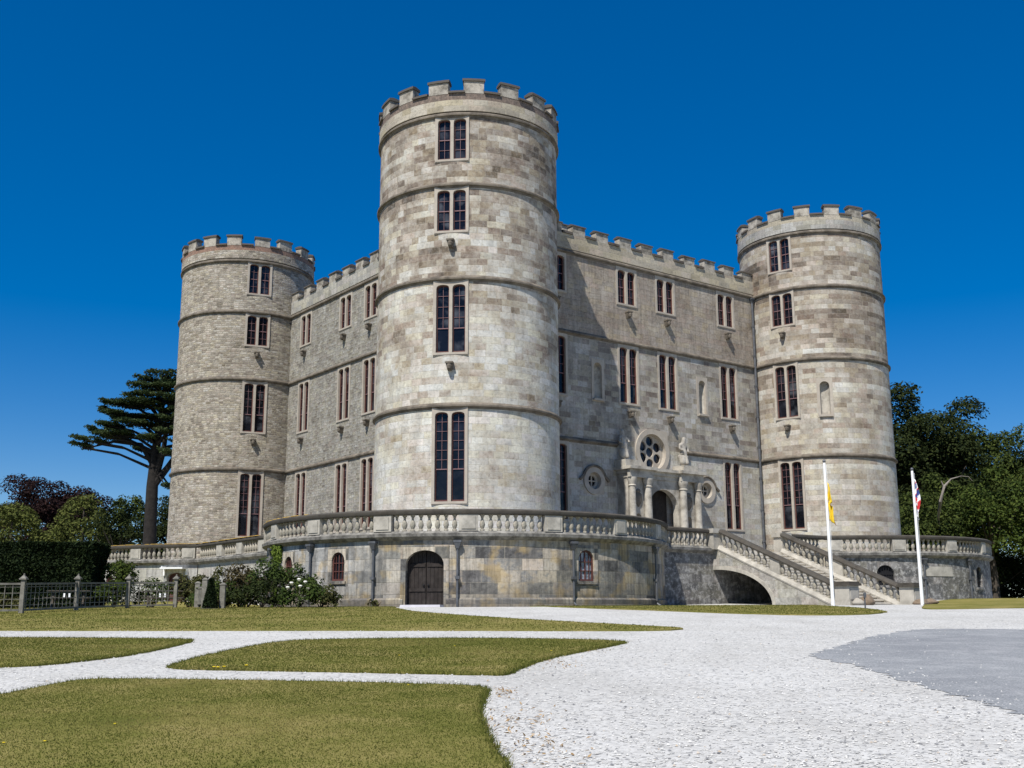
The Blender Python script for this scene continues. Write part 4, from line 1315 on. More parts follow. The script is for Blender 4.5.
# picnic tables with folded white cards
def picnic(x, y, rz, label):
    o = empty('picnic_table', (x, y, gz(y)), rz, label, 'picnic table', 'picnic tables behind the fence')
    mb = MB()
    for k in range(5): mb.box(-.85, .85, -.37 + k * .15, -.23 + k * .15, .71, .75)
    mb.build('tabletop', M_table, o)
    for s in (-1, 1):
        mb = MB()
        for k in range(2): mb.box(-.85, .85, s * .68 + (k - 1) * .14 + .01, s * .68 + k * .14 - .005, .42, .46)
        mb.build('bench', M_table, o)
    for sx in (-.6, .6):
        for s in (-1, 1):
            mb = MB(); M = Matrix.Translation((sx, s * .42, 0)) @ Matrix.Rotation(s * R_(22), 4, 'X')
            mb.box(-.035, .035, -.05, .05, 0, .74, M); mb.build('leg', M_table, o)
        mb = MB(); mb.box(sx + .04, sx + .09, -.8, .8, .34, .42); mb.build('cross_beam', M_table, o)
    return o
tabs = [(-15.3, 48.6, .3, 'dark picnic table with white cards on its bench, before the hooded red door'), (-18.7, 46.9, .25, 'dark picnic table with white cards on its bench, before the dark hedge')]
for ti, (x, y, rz, lb) in enumerate(tabs):
    o = picnic(x, y, rz, lb)
    where = ('picnic table before the hooded red door', 'picnic table before the dark hedge')[ti]
    for k in range(2):
        mb = MB()
        mb.face([(-.035, -.04, 0), (.035, -.04, 0), (.035, 0, .16), (-.035, 0, .16)]); mb.face([(-.035, .04, 0), (.035, .04, 0), (.035, .002, .16), (-.035, .002, .16)])
        c = mb.build('menu_card', M_white, None, merge=False)
        ux, uy = -.1 + k * .2, -.74
        c.location = (x + ux * math.cos(rz) - uy * math.sin(rz), y + ux * math.sin(rz) + uy * math.cos(rz), gz(y) + .462); c.rotation_euler = (0, 0, rz + .3 * k)
        so = c.modifiers.new('t', 'SOLIDIFY'); so.thickness = .004
        tag(c, ('left-hand' if k == 0 else 'right-hand') + ' folded white card on the bench of the ' + where, 'card', 'folded cards on the picnic benches')

# ------------------------------------------------------------------ vegetation
def leaves(name, pts, size, mat, parent=None, flat=0.0, seed=1, aspect=1.5, nrm=None):
    """pts: (n,3) world or local positions; one small bent leaf face each"""
    g = np.random.default_rng(seed)
    n = len(pts)
    a = g.normal(size=(n, 3)); 
    if nrm is not None: a = a * .55 + nrm
    a[:, 2] = np.abs(a[:, 2]) + flat
    a /= np.linalg.norm(a, axis=1)[:, None]
    b = np.cross(a, g.normal(size=(n, 3))); b /= np.linalg.norm(b, axis=1)[:, None]
    c = np.cross(a, b)
    s = size * g.uniform(.6, 1.35, n)[:, None]
    p = pts
    v = np.empty((n, 4, 3))
    v[:, 0] = p - b * s * aspect * .5
    v[:, 1] = p + c * s * .42 + a * s * .10
    v[:, 2] = p + b * s * aspect * .5
    v[:, 3] = p - c * s * .42 + a * s * .10
    me = bpy.data.meshes.new(name)
    me.vertices.add(n * 4); me.vertices.foreach_set('co', v.ravel())
    me.loops.add(n * 4); me.loops.foreach_set('vertex_index', np.arange(n * 4, dtype=np.int32))
    me.polygons.add(n); me.polygons.foreach_set('loop_start', np.arange(0, n * 4, 4, dtype=np.int32))
    at = me.attributes.new('tint', 'FLOAT', 'POINT')
    at.data.foreach_set('value', np.repeat(g.uniform(0, 1, n), 4).astype(np.float32))
    me.update(); me.validate()
    me.materials.append(mat)
    return link(name, me, parent)

def blob_points(clumps, per, g, shell=.62):
    out = []; nr = []
    for (cx, cy, cz, rx, ry, rz) in clumps:
        n = max(8, int(per * (rx * ry + rx * rz + ry * rz) / 3))
        d = g.normal(size=(n, 3)); d /= np.linalg.norm(d, axis=1)[:, None]
        d[:, 2] = np.where(d[:, 2] < -.55, -d[:, 2], d[:, 2])
        r = shell + (1.08 - shell) * g.uniform(0, 1, n) ** .6
        out.append(np.c_[cx + d[:, 0] * r * rx, cy + d[:, 1] * r * ry, cz + d[:, 2] * r * rz]); nr.append(d)
    return np.concatenate(out), np.concatenate(nr)

def crown_clumps(cx, cy, cz, rx, ry, rz, n, cr, g, bottom=-.6):
    cl = []
    for i in range(n):
        d = g.normal(size=3); d /= np.linalg.norm(d)
        if d[2] < bottom: d[2] = abs(d[2]) * .4
        k = g.uniform(.45, 1.06)
        c = g.uniform(.6, 1.3) * cr
        cl.append((cx + d[0] * rx * k, cy + d[1] * ry * k, cz + d[2] * rz * k, c, c, c * g.uniform(.6, .85)))
    return cl

def tree(name, x, y, h, rx, rz, mat, label, cat='tree', group=None, seed=1, cr=2.0, n=46, per=34, leaf=.34, low=None, trunk=True):
    g = np.random.default_rng(seed)
    z0 = gz(y)
    o = empty(name, (x, y, z0), 0, label, cat, group)
    cz = h - rz
    cl = crown_clumps(0, 0, cz, rx - cr * .6, rx * .9 - cr * .6, rz - cr * .5, n, cr, g)
    p, nn = blob_points(cl, per * 3.4, g, .4)
    leaves('crown', p, leaf * .66, mat, o, .25, seed, 1.5, nn)
    if trunk:
        mb = MB()
        r0 = .028 * h
        mb.tube([(0, 0, -.3), (.05, 0, cz * .35), (-.1, .1, cz * .8), (0, 0, cz + rz * .4)], [r0 * 1.35, r0, r0 * .75, r0 * .25], 9)
        for k in range(7):
            a = g.uniform(0, 6.28); zz = cz * g.uniform(.55, 1.0); rr_ = rx * g.uniform(.45, .75)
            mb.tube([(0, 0, zz), (rr_ * .5 * math.cos(a), rr_ * .5 * math.sin(a), zz + rz * .25), (rr_ * math.cos(a), rr_ * math.sin(a), zz + rz * .55)], [r0 * .45, r0 * .3, r0 * .1], 6)
        mb.build('trunk', M_bark, o, smooth=True)
    return o

# wood beyond the right terrace
GRP = 'trees of the wood beyond the right terrace'
tree('woodland_tree', 42.0, 111, 22.6, 7.6, 11.0, L_dark, 'tallest dark broadleaf tree, rising right beside the tower behind the flagpoles', 'tree', GRP, 21, 1.9, 120, 40, .36)
tree('woodland_tree', 51.5, 118, 19.6, 6.2, 9.5, L_wood, 'round-topped green tree behind the dip beside the tallest dark tree', 'tree', GRP, 22, 1.8, 60, 40, .36)
tree('woodland_tree', 58.5, 113, 20.3, 6.8, 10.0, L_wood, 'green tree cut by the right edge of the photo, above the lower lime-green tree', 'tree', GRP, 23, 2.0, 66, 40, .36)
tree('leafy_tree', 42.5, 98, 11.6, 5.8, 5.4, L_light, 'lower fresh-green tree before the tallest dark tree, right of the second flagpole', 'tree', GRP, 24, 1.5, 60, 44, .3)
tree('leafy_tree', 50.0, 99, 12.6, 5.2, 6.0, L_light, 'lower fresh-green tree standing behind the pale dead branch', 'tree', GRP, 25, 1.5, 60, 44, .3)
tree('leafy_tree', 47.2, 88, 7.0, 3.0, 3.0, L_light, 'small lime-green tree at the far right end behind the terrace', 'tree', GRP, 26, 1.0, 34, 50, .26)
tree('leafy_tree', 36.0, 96, 9.0, 4.2, 4.4, L_wood, 'low green tree tucked behind the balustrade between tower and flagpole', 'tree', GRP, 27, 1.4, 40, 44, .3)
tree('woodland_tree', 67, 122, 19.0, 7.2, 9.4, L_dark, None, 'tree', GRP, 28, 2.0, 50, 36, .38)['label'] = 'dark tree farthest right, mostly outside the photo'
tree('woodland_tree', 34, 122, 17.0, 6.0, 8.4, L_dark, 'dark tree mostly hidden behind the tower by the flagpoles', 'tree', GRP, 29, 2.0, 40, 34, .38)
tree('undergrowth_shrub', 44.5, 103, 5.2, 5.0, 3.9, L_dark, 'dark shade shrub low under the fresh-green trees, by the terrace end', 'shrub', None, 30, 1.3, 36, 44, .3)
tree('undergrowth_shrub', 53, 103, 5.4, 5.0, 4.0, L_dark, 'dark shade shrub at the right edge under the wood, beyond the gravel path', 'shrub', None, 31, 1.3, 36, 44, .3)
tree('undergrowth_shrub', 48.8, 105, 6.0, 4.6, 4.4, L_dark, 'dark shrub filling the shade under the wood, between the terrace end and the gravel path', 'shrub', None, 32, 1.3, 40, 44, .3)
tree('undergrowth_shrub', 61, 108, 6.4, 5.4, 4.7, L_dark, 'dark shrub under the wood cut off by the right edge of the photo', 'shrub', None, 33, 1.3, 40, 44, .3)
tree('woodland_tree', 47.5, 124, 18.6, 6.4, 9.2, L_dark, 'dark tree filling the gap behind the tallest dark tree and the round-topped one', 'tree', GRP, 34, 1.9, 60, 36, .38)
tree('leafy_tree', 39.5, 101, 12.0, 4.4, 6.4, L_wood, 'mid-green tree right behind the flag with red in it, touching the tower edge', 'tree', GRP, 35, 1.5, 50, 40, .32)
# dead branch
g = np.random.default_rng(3)
db = MB()
bx, by, bz = 36.4, 91.0, 8.9
db.tube([(bx + 1.2, by + 6, bz - 3.4), (bx - .5, by + 1.5, bz - 1.4), (bx - .8, by, bz - .3), (bx - .45, by - .1, bz + .9), (bx + .2, by - .1, bz + 1.55), (bx + 1.1, by, bz + 1.8)], [.08, .1, .14, .12, .06, .03], 7)
db.tube([(bx - .45, by - .1, bz + .9), (bx - .65, by - .1, bz + 1.4)], [.07, .03], 6)
db.tube([(bx + 1.1, by, bz + 1.8), (bx + 1.7, by, bz + 1.75), (bx + 2.0, by, bz + 1.4)], [.03, .025, .015], 6)
dbo = db.build('dead_branch', M_barkpale, None, smooth=True)
tag(dbo, 'pale bare curved dead branch sticking out of the green wood', 'branch')

# cedar
M_cbark = plain('cedar_bark', (.02, .017, .015), .95, .4, 3.0, dark=(.007, .006, .006), dscale=4.0, damt=.6, bump=.6)
TX, TY, TZ = -34.2, 104.0, gz(104)
PXM = 104 / 1118
cedar = empty('cedar_tree', (TX, TY, TZ), 0, 'tall flat-layered cedar with a bare dark trunk beside the round rubble tower', 'tree')
def cpos(px, py): return ((px - 150) * PXM, (611 - py) * PXM - .2 - TZ)
pads = [(160, 372, 20), (138, 378, 12), (168, 380, 15), (150, 387, 26), (128, 395, 14), (160, 397, 24), (110, 403, 13), (135, 404, 22), (168, 410, 18), (97, 410, 8), (113, 415, 18), (142, 416, 26), (172, 420, 14), (104, 426, 12), (126, 424, 18), (156, 425, 22), (90, 432, 8), (112, 434, 15), (85, 441, 13), (74, 446, 7), (100, 437, 9), (143, 439, 12), (131, 449, 6), (172, 433, 16), (168, 455, 8), (182, 400, 18), (186, 420, 16), (178, 444, 10), (165, 488, 5)]
g = np.random.default_rng(17)
cl = []
bm_ = MB()
def tp(z):      # trunk centre at height z
    return (.1 * math.sin(z * .4), .1 * math.cos(z * .3), z)
bm_.tube([(.1, 0, -.4), (.0, 0, 3), (-.1, 0, 7), (-.15, 0, 11), (-.1, .1, 14), (.2, .1, 17.5), (.5, .1, 21.5)], [.86, .68, .6, .55, .45, .3, .1], 12)
for (px, py, hw) in pads:
    x, z = cpos(px, py - 4); hwm = hw * PXM
    for s in range(3):
        y = g.uniform(-1, 1) * (1.2 + hwm * .6)
        for k in range(6):
            cl.append((x + g.uniform(-.75, .75) * hwm, y + g.uniform(-1, 1), z + g.uniform(-.12, .12), hwm * g.uniform(.3, .55), g.uniform(.8, 1.4), g.uniform(.13, .26)))
        zb = max(12.0, z - .8 - abs(x) * .22)
        bm_.tube([(0, 0, zb), (x * .5, y * .5, (zb + z) / 2 + .35), (x, y, z - .2)], [.16, .10, .03], 5)
# long low branch to the left
bm_.tube([(-.1, 0, 13.0), (-1.4, -.2, 15.0), (-4.0, -.3, 15.3), (-6.8, -.3, 14.6)], [.32, .22, .14, .05], 7)
bm_.tube([(.0, 0, 11.2), (1.2, 0, 12.8), (2.6, .2, 15.2)], [.42, .3, .18], 8)
bm_.tube([(.1, 0, 12.0), (.8, -.4, 14.2), (1.2, -.6, 17)], [.4, .28, .12], 8)
p, nn = blob_points(cl, 270, g, .3)
leaves('crown', p, .17, L_cedar, cedar, .9, 5, 1.6)
bm_.build('trunk', M_cbark, cedar, smooth=True)

# background trees on the left
tree('copper_beech', -68.5, 162, 21.2, 8.8, 10.2, L_beech, 'dark copper beech behind the pale green conifers, seen over the hedge', 'tree', None, 41, 2.0, 90, 34, .42)
tree('copper_beech', -85, 168, 15.0, 8, 7.4, L_beech, 'lower dark copper tree at the left edge of the photo behind the hedge', 'tree', None, 42, 2.0, 60, 34, .42)
def conifer(x, y, h, r, mat, label, seed, group):
    g = np.random.default_rng(seed); z0 = gz(y)
    o = empty('conifer', (x, y, z0), 0, label, 'tree', group)
    cl = []
    for i in range(90):
        t = g.uniform(0, 1) ** .8; z = .6 + (h - 1.2) * t
        rr_ = r * math.sqrt(max(0.02, 1 - t ** 2.0)); a = g.uniform(0, 6.28); c = .85 + .5 * (1 - t)
        cl.append((rr_ * .85 * math.cos(a), rr_ * .85 * math.sin(a), z, c * .9, c * .9, c * 1.15))
    p, nn = blob_points(cl, 120, g, .45)
    leaves('crown', p, .19, mat, o, 0, seed, 1.7, nn)
    mb = MB(); mb.tube([(0, 0, -.3), (0, 0, h * .5), (0, 0, h * .9)], [.35, .25, .06], 8); mb.build('trunk', M_bark, o)
GC = 'clipped conifers over the hedge'
conifer(-50.6, 111, 10.0, 4.5, L_conifer, 'round-topped pale green conifer nearest the left edge, over the hedge', 51, GC)
conifer(-44.2, 113, 11.0, 4.2, L_conifer, 'pale green dome conifer in the middle, in front of the copper beech', 52, GC)
conifer(-58, 113, 9.4, 4.2, L_conifer, 'pale green conifer cut off by the left edge of the photo', 53, GC)
conifer(-41.0, 117, 11.4, 4.0, L_wood, 'taller deep green conifer just left of the dark cypress by the cedar', 54, GC)
tree('dark_cypress', -36.4, 119, 12.6, 4.2, 6.4, L_dark, 'dark bushy tree growing behind the cedar trunk', 'tree', None, 55, 1.3, 70, 44, .28)
tree('dark_cypress', -31.0, 124, 12.8, 4.4, 6.0, L_wood, 'green bushy tree seen between the cedar trunk and the rubble tower', 'tree', None, 56, 1.3, 60, 44, .28)
tree('dark_cypress', -38.4, 108, 10.6, 3.8, 5.2, L_dark, 'lower spreading dark evergreen in front, left of the cedar trunk', 'tree', None, 57, 1.0, 50, 50, .24)
tree('leafy_tree', -64, 120, 8.0, 5, 4.0, L_wood, 'green tree outside the left edge behind the hedge', 'tree', None, 58, 1.4, 40, 40, .34)

# yew hedge
hx0, hx1, hy0, hy1, hh = -32.0, -18.3, 48.2, 49.9, 2.82
g = np.random.default_rng(61)
hedge = empty('yew_hedge', (-24, 50, gz(50)), 0, 'tall clipped dark yew hedge behind the trellis fence', 'hedge')
n = 60000
f = g.choice(3, n, p=[.62, .23, .15])
X = g.uniform(hx0, hx1, n); Y = g.uniform(hy0, hy1, n); Z = g.uniform(0, hh, n)
Y = np.where(f == 0, hy0 + np.abs(g.normal(0, .1, n)) + .08 * np.sin(X * 2.1) + .06 * np.sin(Z * 4 + X), Y)
Z = np.where(f == 1, hh - np.abs(g.normal(0, .05, n)) + .03 * np.sin(X * 1.7), Z)
X = np.where(f == 2, hx1 - np.abs(g.normal(0, .1, n)) + .1 * np.sin(Z * 3), X)
leaves('foliage', np.c_[X + 24, Y - 50, Z], .12, L_yew, hedge, 0, 61, 1.6)
mb = MB(); mb.box(hx0 + 24, hx1 + 24 - .3, hy0 - 50 + .25, hy1 - 50 - .2, -.2, hh - .15); mb.build('inner_branches', M_bark, hedge)

def shrub(name, x, y, rx, h, mat, label, seed, n=16, cr=.5, per=420, leaf=.1, group=None, ry=None, stems=True):
    g = np.random.default_rng(seed); z0 = gz(y)
    o = empty(name, (x, y, z0), 0, label, 'shrub', group)
    cl = []
    for i in range(n):
        a = g.uniform(0, 6.28); k = g.uniform(0, 1) ** .5
        z = h * g.uniform(.2, .85) * (1 - .35 * k)
        c = cr * g.uniform(.6, 1.3)
        cl.append((rx * k * math.cos(a), (ry or rx * .7) * k * math.sin(a), max(z, c * .6), c, c, c * .9))
    p, nn = blob_points(cl, per * 2, g, .4)
    leaves('foliage', p, leaf * .85, mat, o, .1, seed, 1.6, nn)
    if stems:
        mb = MB()
        for k in range(6):
            a = g.uniform(0, 6.28); mb.tube([(0, 0, -.1), (rx * .4 * math.cos(a), rx * .3 * math.sin(a), h * .4), (rx * .7 * math.cos(a), rx * .5 * math.sin(a), h * .75)], [.03, .02, .008], 5)
        mb.build('stem', M_bark, o)
    return o
L_shrub = leaf_mat('leaf_shrub', (.018, .032, .009), (.042, .066, .016), (.085, .115, .028))
shrub('shrub', -9.75, 46.6, 1.35, 2.3, L_shrub, 'tall dark green shrub against the round terrace wall, beside the creeper', 71, 22, .5)
shrub('shrub', -11.5, 47.0, 1.2, 2.1, L_red, 'loose reddish-olive shrub behind the gate posts', 72, 18, .42)
shrub('shrub', -14.6, 50.2, .9, 1.9, L_olive, 'loose olive shrub right next to the hooded red door', 88, 16, .42)
shrub('shrub', -13.0, 48.6, 1.1, 2.0, L_olive, 'pale olive shrub between the gate and the hooded red door', 73, 16, .4)
rose = shrub('rose_bush', -8.7, 45.4, .85, 1.3, L_shrub, 'rose bush with white flowers below the creeper-framed window', 74, 14, .34)
g = np.random.default_rng(75)
mb = MB()
for (dx, dy, dz) in [(-.25, -.5, .98), (.05, -.5, 1.12), (.3, -.45, 1.02), (-.4, -.48, .8), (.12, -.55, .85), (.4, -.4, .75)]:
    mb.lathe([(.02, -.05), (.07, -.01), (.085, .03), (.05, .06)], 8, Matrix.Translation((dx, dy, dz)))
mb.build('flower', M_rose, rose, smooth=True)
shrub('shrub', -7.85, 45.6, .62, .95, L_olive, 'low pale silvery shrub at the right end of the bed, under the arched red window', 76, 12, .3)
shrub('shrub', -12.0, 46.2, .9, 1.3, L_shrub, 'mid-green shrub right behind the last gate post', 89, 14, .36)
shrub('shrub', -11.0, 45.7, 1.0, .8, L_dark, 'lowest dark spreading shrub at the lawn edge right of the gate', 90, 14, .32)
shrub('shrub', -12.6, 46.9, .8, .9, L_shrub, 'small mid-green shrub between the gate leaf and the terrace', 91, 12, .32)
shrub('shrub', -10.3, 45.4, 1.2, 1.4, L_dark, 'low dark shrub in front of the tall green one', 77, 14, .36)
shrub('shrub', -7.35, 45.9, .35, .7, L_dark, 'small dark shrub ending the bed beside the terrace wall', 78, 8, .24)
shrub('shrub', -17.75, 49.6, .7, 2.5, L_light, 'upright green shrub at the right end of the yew hedge', 79, 16, .45)
shrub('shrub', -17.3, 48.4, .75, 1.35, L_light, 'bright green shrub between the hedge end and the terrace', 80, 12, .36)
shrub('shrub', -16.2, 50.0, .8, 1.35, L_shrub, 'rounded green shrub in front of the red door', 81, 12, .38)
shrub('shrub', -20.9, 45.6, .6, .55, L_olive, 'low tan-green plant inside the trellis fence', 82, 8, .28)
shrub('shrub', -5.75, 46.9, .3, .3, L_olive, 'small weed tuft at the wall foot beside the arched door', 83, 6, .16)
# dark clipped cone by the gate
g = np.random.default_rng(85)
cone = empty('clipped_cone', (-11.95, 44.0, gz(44)), 0, 'small dark conical clipped bush beside the gate posts on the lawn', 'shrub')
n = 5000; t = g.uniform(0, 1, n) ** .75; a = g.uniform(0, 6.28, n); r = (.26 * (1 - t) + .05) * g.uniform(.8, 1.05, n)
leaves('foliage', np.c_[r * np.cos(a), r * np.sin(a), .05 + 1.15 * t], .06, L_yew, cone, 0, 85)
mb = MB(); mb.lathe([(.2, 0), (.22, .05), (.16, .5), (.04, 1.1)], 10); mb.build('inner_branches', M_bark, cone)
mb = MB(); mb.box(-.4, .4, -.3, .3, -.1, .04); mb.build('base_slab', M_copdark, cone)
# creeper on the terrace wall
g = np.random.default_rng(86)
P_ = []
for (a_, z_, n_) in [(-186.0, 2.75, 220), (-183.5, 2.7, 180), (-188.5, 2.75, 180), (-186.5, 2.2, 260), (-187.5, 1.6, 260), (-186.8, 1.0, 240), (-187.2, .5, 220), (-184.0, 2.3, 120)]:
    aa = R_(a_) + g.normal(0, .011, n_); zz = z_ + g.normal(0, .2, n_); rr_ = TR + .05 + np.abs(g.normal(0, .06, n_))
    zz = np.minimum(zz, 2.95 + g.normal(0, .08, n_))
    P_.append(np.c_[rr_ * np.cos(aa), rr_ * np.sin(aa), zz])
cr_ = empty('creeper', cw(TR * math.cos(R_(-187)), TR * math.sin(R_(-187))), ROT, 'light green creeper climbing the terrace wall beside an arched red window', 'creeper')
P_ = np.concatenate(P_) - np.array([TR * math.cos(R_(-187)), TR * math.sin(R_(-187)), 0])
leaves('foliage', P_, .1, L_ivy, cr_, 0, 86)
mb = MB()
bx, by = .03 * math.cos(R_(-187)), .03 * math.sin(R_(-187))
mb.tube([(bx, by, -.2), (bx + .01, by + .1, 1.2), (bx, by - .05, 2.7)], [.03, .025, .012], 6); mb.build('stem', M_bark, cr_)

# ------------------------------------------------------------------ grass, pebbles, dandelions close to the camera
def inpoly(P, x, y):
    P = np.array(P); n = len(P); ins = np.zeros(len(x), bool)
    j = n - 1
    for i in range(n):
        xi, yi = P[i]; xj, yj = P[j]
        if yi != yj:
            c = ((yi > y) != (yj > y)) & (x < (xj - xi) * (y - yi) / (yj - yi) + xi)
            ins ^= c
        j = i
    return ins
gzv = np.vectorize(gzl)
def grass(polys, dens, hgt, wid, seed, region):
    g = np.random.default_rng(seed)
    x0, x1, y0, y1 = region
    n = int((x1 - x0) * (y1 - y0) * dens)
    x = g.uniform(x0, x1, n); y = g.uniform(y0, y1, n)
    keep = np.zeros(n, bool)
    for P in polys: keep |= inpoly(P, x, y)
    keep &= np.abs(x) < y * .75 + 2.5
    x, y = x[keep], y[keep]; n = len(x)
    z = gzv(y) + .03
    h = hgt * g.uniform(.5, 1.4, n); a = g.uniform(0, 6.28, n); w_ = wid * g.uniform(.6, 1.3, n)
    lx, ly = g.normal(0, .45, n) * h, g.normal(0, .45, n) * h
    v = np.empty((n, 3, 3))
    v[:, 0] = np.c_[x - np.cos(a) * w_, y - np.sin(a) * w_, z]
    v[:, 1] = np.c_[x + np.cos(a) * w_, y + np.sin(a) * w_, z]
    v[:, 2] = np.c_[x + lx, y + ly, z + h]
    # dry patches follow low-frequency waves
    tint = .42 + .30 * np.sin(x * .9 + 1.3 * np.sin(y * .7)) * np.sin(y * 1.1 + x * .4) + .16 * np.sin(x * 2.7 + 2 * np.sin(y * 1.9)) * np.sin(y * 3.1 + 1.7 * np.sin(x * 1.3)) + g.normal(0, .13, n)
    return v, np.clip(tint, 0, 1)
def tri_object(name, v, tint, mat):
    n = len(v)
    me = bpy.data.meshes.new(name)
    me.vertices.add(n * 3); me.vertices.foreach_set('co', v.ravel())
    me.loops.add(n * 3); me.loops.foreach_set('vertex_index', np.arange(n * 3, dtype=np.int32))
    me.polygons.add(n); me.polygons.foreach_set('loop_start', np.arange(0, n * 3, 3, dtype=np.int32))
    at = me.attributes.new('tint', 'FLOAT', 'POINT'); at.data.foreach_set('value', np.repeat(tint, 3).astype(np.float32))
    me.update(); me.validate(); me.materials.append(mat)
    o = link(name, me); o['kind'] = 'stuff'; return o
LP = POLYS['lawn']
va, ta = grass([LP[4]], 2300, .011, .005, 91, (-9.5, .6, 8.0, 15.6))
vb, tb = grass([LP[3], LP[2]], 900, .015, .008, 92, (-21, 2.6, 15, 25.5))
vc, tc_ = grass([LP[0], LP[1]], 120, .022, .014, 93, (-32, 14, 25, 47))
def fringe(poly, dens, hgt, seed):
    g = np.random.default_rng(seed)
    P = np.array(poly); Q = np.roll(P, -1, 0); Ls = np.linalg.norm(Q - P, axis=1)
    ok = (P[:, 1] < 27) & (np.abs(P[:, 0]) < P[:, 1] * .55)
    pts = []
    for a, b, l, o in zip(P, Q, Ls, ok):
        if not o: continue
        m = int(l * dens) + 1
        t = g.uniform(0, 1, m)[:, None]; pts.append(a + (b - a) * t + g.normal(0, .025, (m, 2)))
    p = np.concatenate(pts); n = len(p); x, y = p[:, 0], p[:, 1]
    z = gzv(y) + .005; h = hgt * g.uniform(.5, 1.6, n); a = g.uniform(0, 6.28, n); w_ = .006 * g.uniform(.6, 1.4, n)
    v = np.empty((n, 3, 3))
    v[:, 0] = np.c_[x - np.cos(a) * w_, y - np.sin(a) * w_, z]; v[:, 1] = np.c_[x + np.cos(a) * w_, y + np.sin(a) * w_, z]
    v[:, 2] = np.c_[x + g.normal(0, .5, n) * h, y + g.normal(0, .5, n) * h, z + h]
    return v, np.clip(.4 + g.normal(0, .2, n), 0, 1)
for P, sd_ in ((LP[4], 1), (LP[3], 2), (LP[2], 3)):
    v_, t_ = fringe(P, 260, .045, sd_); va = np.concatenate([va, v_]); ta = np.concatenate([ta, t_])
gr = tri_object('grass', np.concatenate([va, vb, vc]), np.concatenate([ta, tb, tc_]), L_grass)
tag(gr, 'short mown grass, green with dry straw-coloured patches', 'grass')

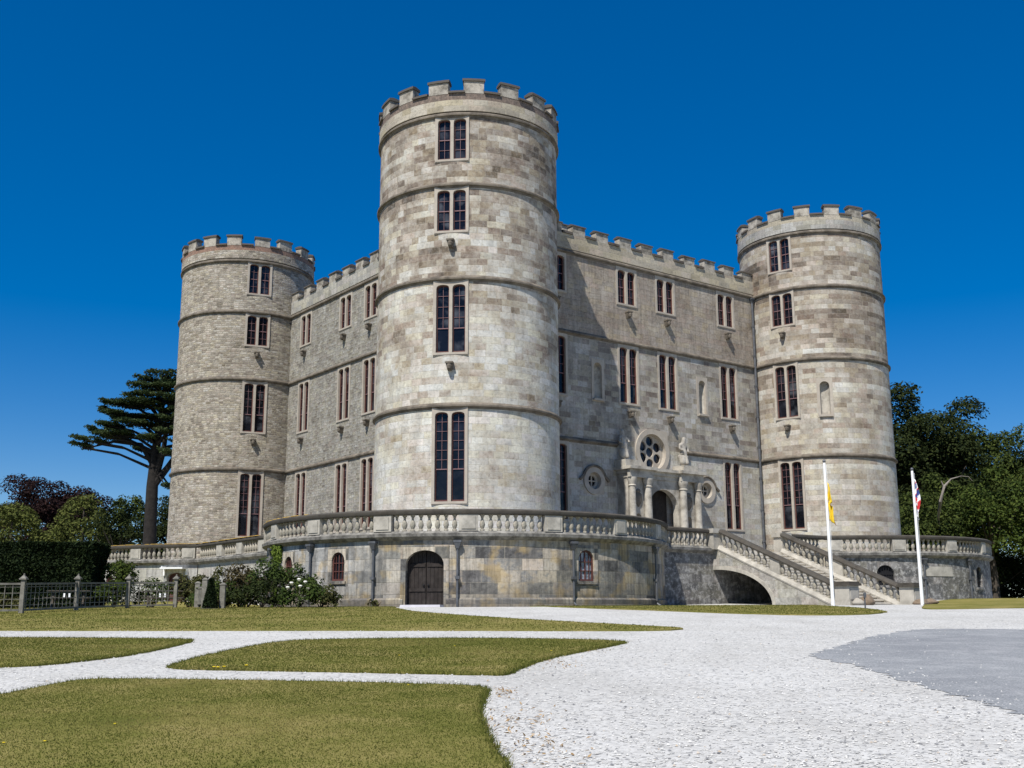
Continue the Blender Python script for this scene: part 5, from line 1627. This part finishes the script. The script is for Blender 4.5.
# pebbles
def pebbles():
    g = np.random.default_rng(95)
    n = 66000
    y = 7.6 + 23.0 * g.uniform(0, 1, n) ** 1.7
    x = g.uniform(-.55, .55, n) * (y + 1)
    keep = np.ones(n, bool)
    for P in LP[:5]: keep &= ~inpoly(P, x, y)
    TP = np.array(POLYS['tarmac'][0])
    tm = inpoly(POLYS['tarmac'][0], x, y)
    q = np.where(tm)[0]; dmin = np.full(n, 9.0)
    T2 = TP[::3]
    for c0 in range(0, len(q), 4000):
        qq = q[c0:c0 + 4000]
        dmin[qq] = np.sqrt(((x[qq, None] - T2[None, :, 0]) ** 2 + (y[qq, None] - T2[None, :, 1]) ** 2).min(1))
    keep &= ~(tm & (g.uniform(0, 1, n) > .02 + .95 * np.exp(-dmin / .28)))
    x, y = x[keep], y[keep]; n = len(x)
    s = .006 + .014 * g.uniform(0, 1, n) ** 3.0
    base = np.array([(1, 0, 0), (0, 1, 0), (-1, 0, 0), (0, -1, 0), (.1, .1, .75), (0, 0, -.5)], float)
    v = base[None] * s[:, None, None] * g.uniform(.7, 1.3, (n, 6, 3))
    a = g.uniform(0, 6.28, n); ca, sa = np.cos(a)[:, None], np.sin(a)[:, None]
    X = v[:, :, 0] * ca - v[:, :, 1] * sa; Y = v[:, :, 0] * sa + v[:, :, 1] * ca
    V = np.stack([X + x[:, None], Y + y[:, None], v[:, :, 2] + (gzv(y) + s * .3)[:, None]], 2)
    F = np.array([(0, 1, 4), (1, 2, 4), (2, 3, 4), (3, 0, 4)])
    idx = (F[None] + (np.arange(n) * 6)[:, None, None]).reshape(-1)
    me = bpy.data.meshes.new('gravel')
    me.vertices.add(n * 6); me.vertices.foreach_set('co', V.ravel())
    m = n * 4
    me.loops.add(m * 3); me.loops.foreach_set('vertex_index', idx.astype(np.int32))
    me.polygons.add(m); me.polygons.foreach_set('loop_start', np.arange(0, m * 3, 3, dtype=np.int32))
    at = me.attributes.new('tint', 'FLOAT', 'POINT'); at.data.foreach_set('value', np.repeat(g.uniform(0, 1, n), 6).astype(np.float32))
    me.update(); me.validate()
    k = NT('pebble')
    t = k.n("ShaderNodeAttribute", attribute_name='tint').outputs['Fac']
    c = k.ramp(t, [(0, (.13, .13, .135)), (.09, (.24, .24, .245)), (.17, (.42, .41, .39)), (.75, (.51, .505, .48)), (.97, (.58, .57, .545)), (1, (.42, .34, .25))])
    k.L(c, k.b.inputs['Base Color']); k.b.inputs['Roughness'].default_value = .9
    me.materials.append(k.m)
    o = link('gravel', me); o['kind'] = 'stuff'
    tag(o, 'loose white and grey limestone pebbles lying on the forecourt', 'gravel')
pebbles()
# straw-coloured debris at the lawn edge
g = np.random.default_rng(97)
cx_ = [(.05, 11.2, .22, .5, 110), (-.1, 13.6, .15, .4, 70), (.6, 17.6, .25, .5, 80), (.25, 9.6, .22, .5, 90), (1.4, 20, .25, .4, 60)]
pts = np.concatenate([np.c_[g.normal(x, sx, n), g.normal(y, sy, n), np.zeros(n)] for x, y, sx, sy, n in cx_])
pts[:, 2] = gzv(pts[:, 1]) + .015
L_straw = leaf_mat('straw', (.16, .10, .05), (.30, .20, .10), (.42, .30, .16), .1)
st = leaves('straw', pts, .022, L_straw, None, 1.5, 97, 2.6); st['kind'] = 'stuff'; tag(st, 'dry straw-coloured clippings on the gravel beside the lawn edge', 'straw')
# dandelions in the lawns
g = np.random.default_rng(98)
mb = MB(); mb.lathe([(.004, 0), (.004, .012), (.024, .016), (.03, .022), (.015, .028)], 8)
dan = mb.build('dandelion', plain('dandelion_yellow', (.75, .55, .02), .8, .1, 5.0), None)
DME = dan.data; bpy.data.objects.remove(dan)
def flower(x, y, sc_, label, group):
    o = bpy.data.objects.new('dandelion', DME); COL.objects.link(o)
    o.location = (x, y, gzl(y) + .03); o.scale = (sc_, sc_, sc_)
    tag(o, label, 'flower', group)
for (x, y) in [(-4.35, 16.62), (-4.28, 16.7), (-4.42, 16.66), (-4.0, 16.9)]:
    flower(x, y, 1.0, 'yellow dandelion in the small clump near the edge of the middle lawn', 'dandelions in the middle lawn clump')
for i in range(6):
    y = g.uniform(9.5, 14.5); x = g.uniform(-6, -.5)
    if inpoly(LP[4], np.array([x]), np.array([y]))[0]: flower(x, y, .5, 'tiny lone yellow dandelion in the largest near lawn', 'dandelions in the near lawn')
for i in range(3):
    y = g.uniform(17.5, 22.5); x = g.uniform(-3.8, 1)
    if inpoly(LP[3], np.array([x]), np.array([y]))[0]: flower(x, y, .6, 'tiny lone yellow dandelion inside the middle lawn, away from the clump', 'lone dandelions in the middle lawn')
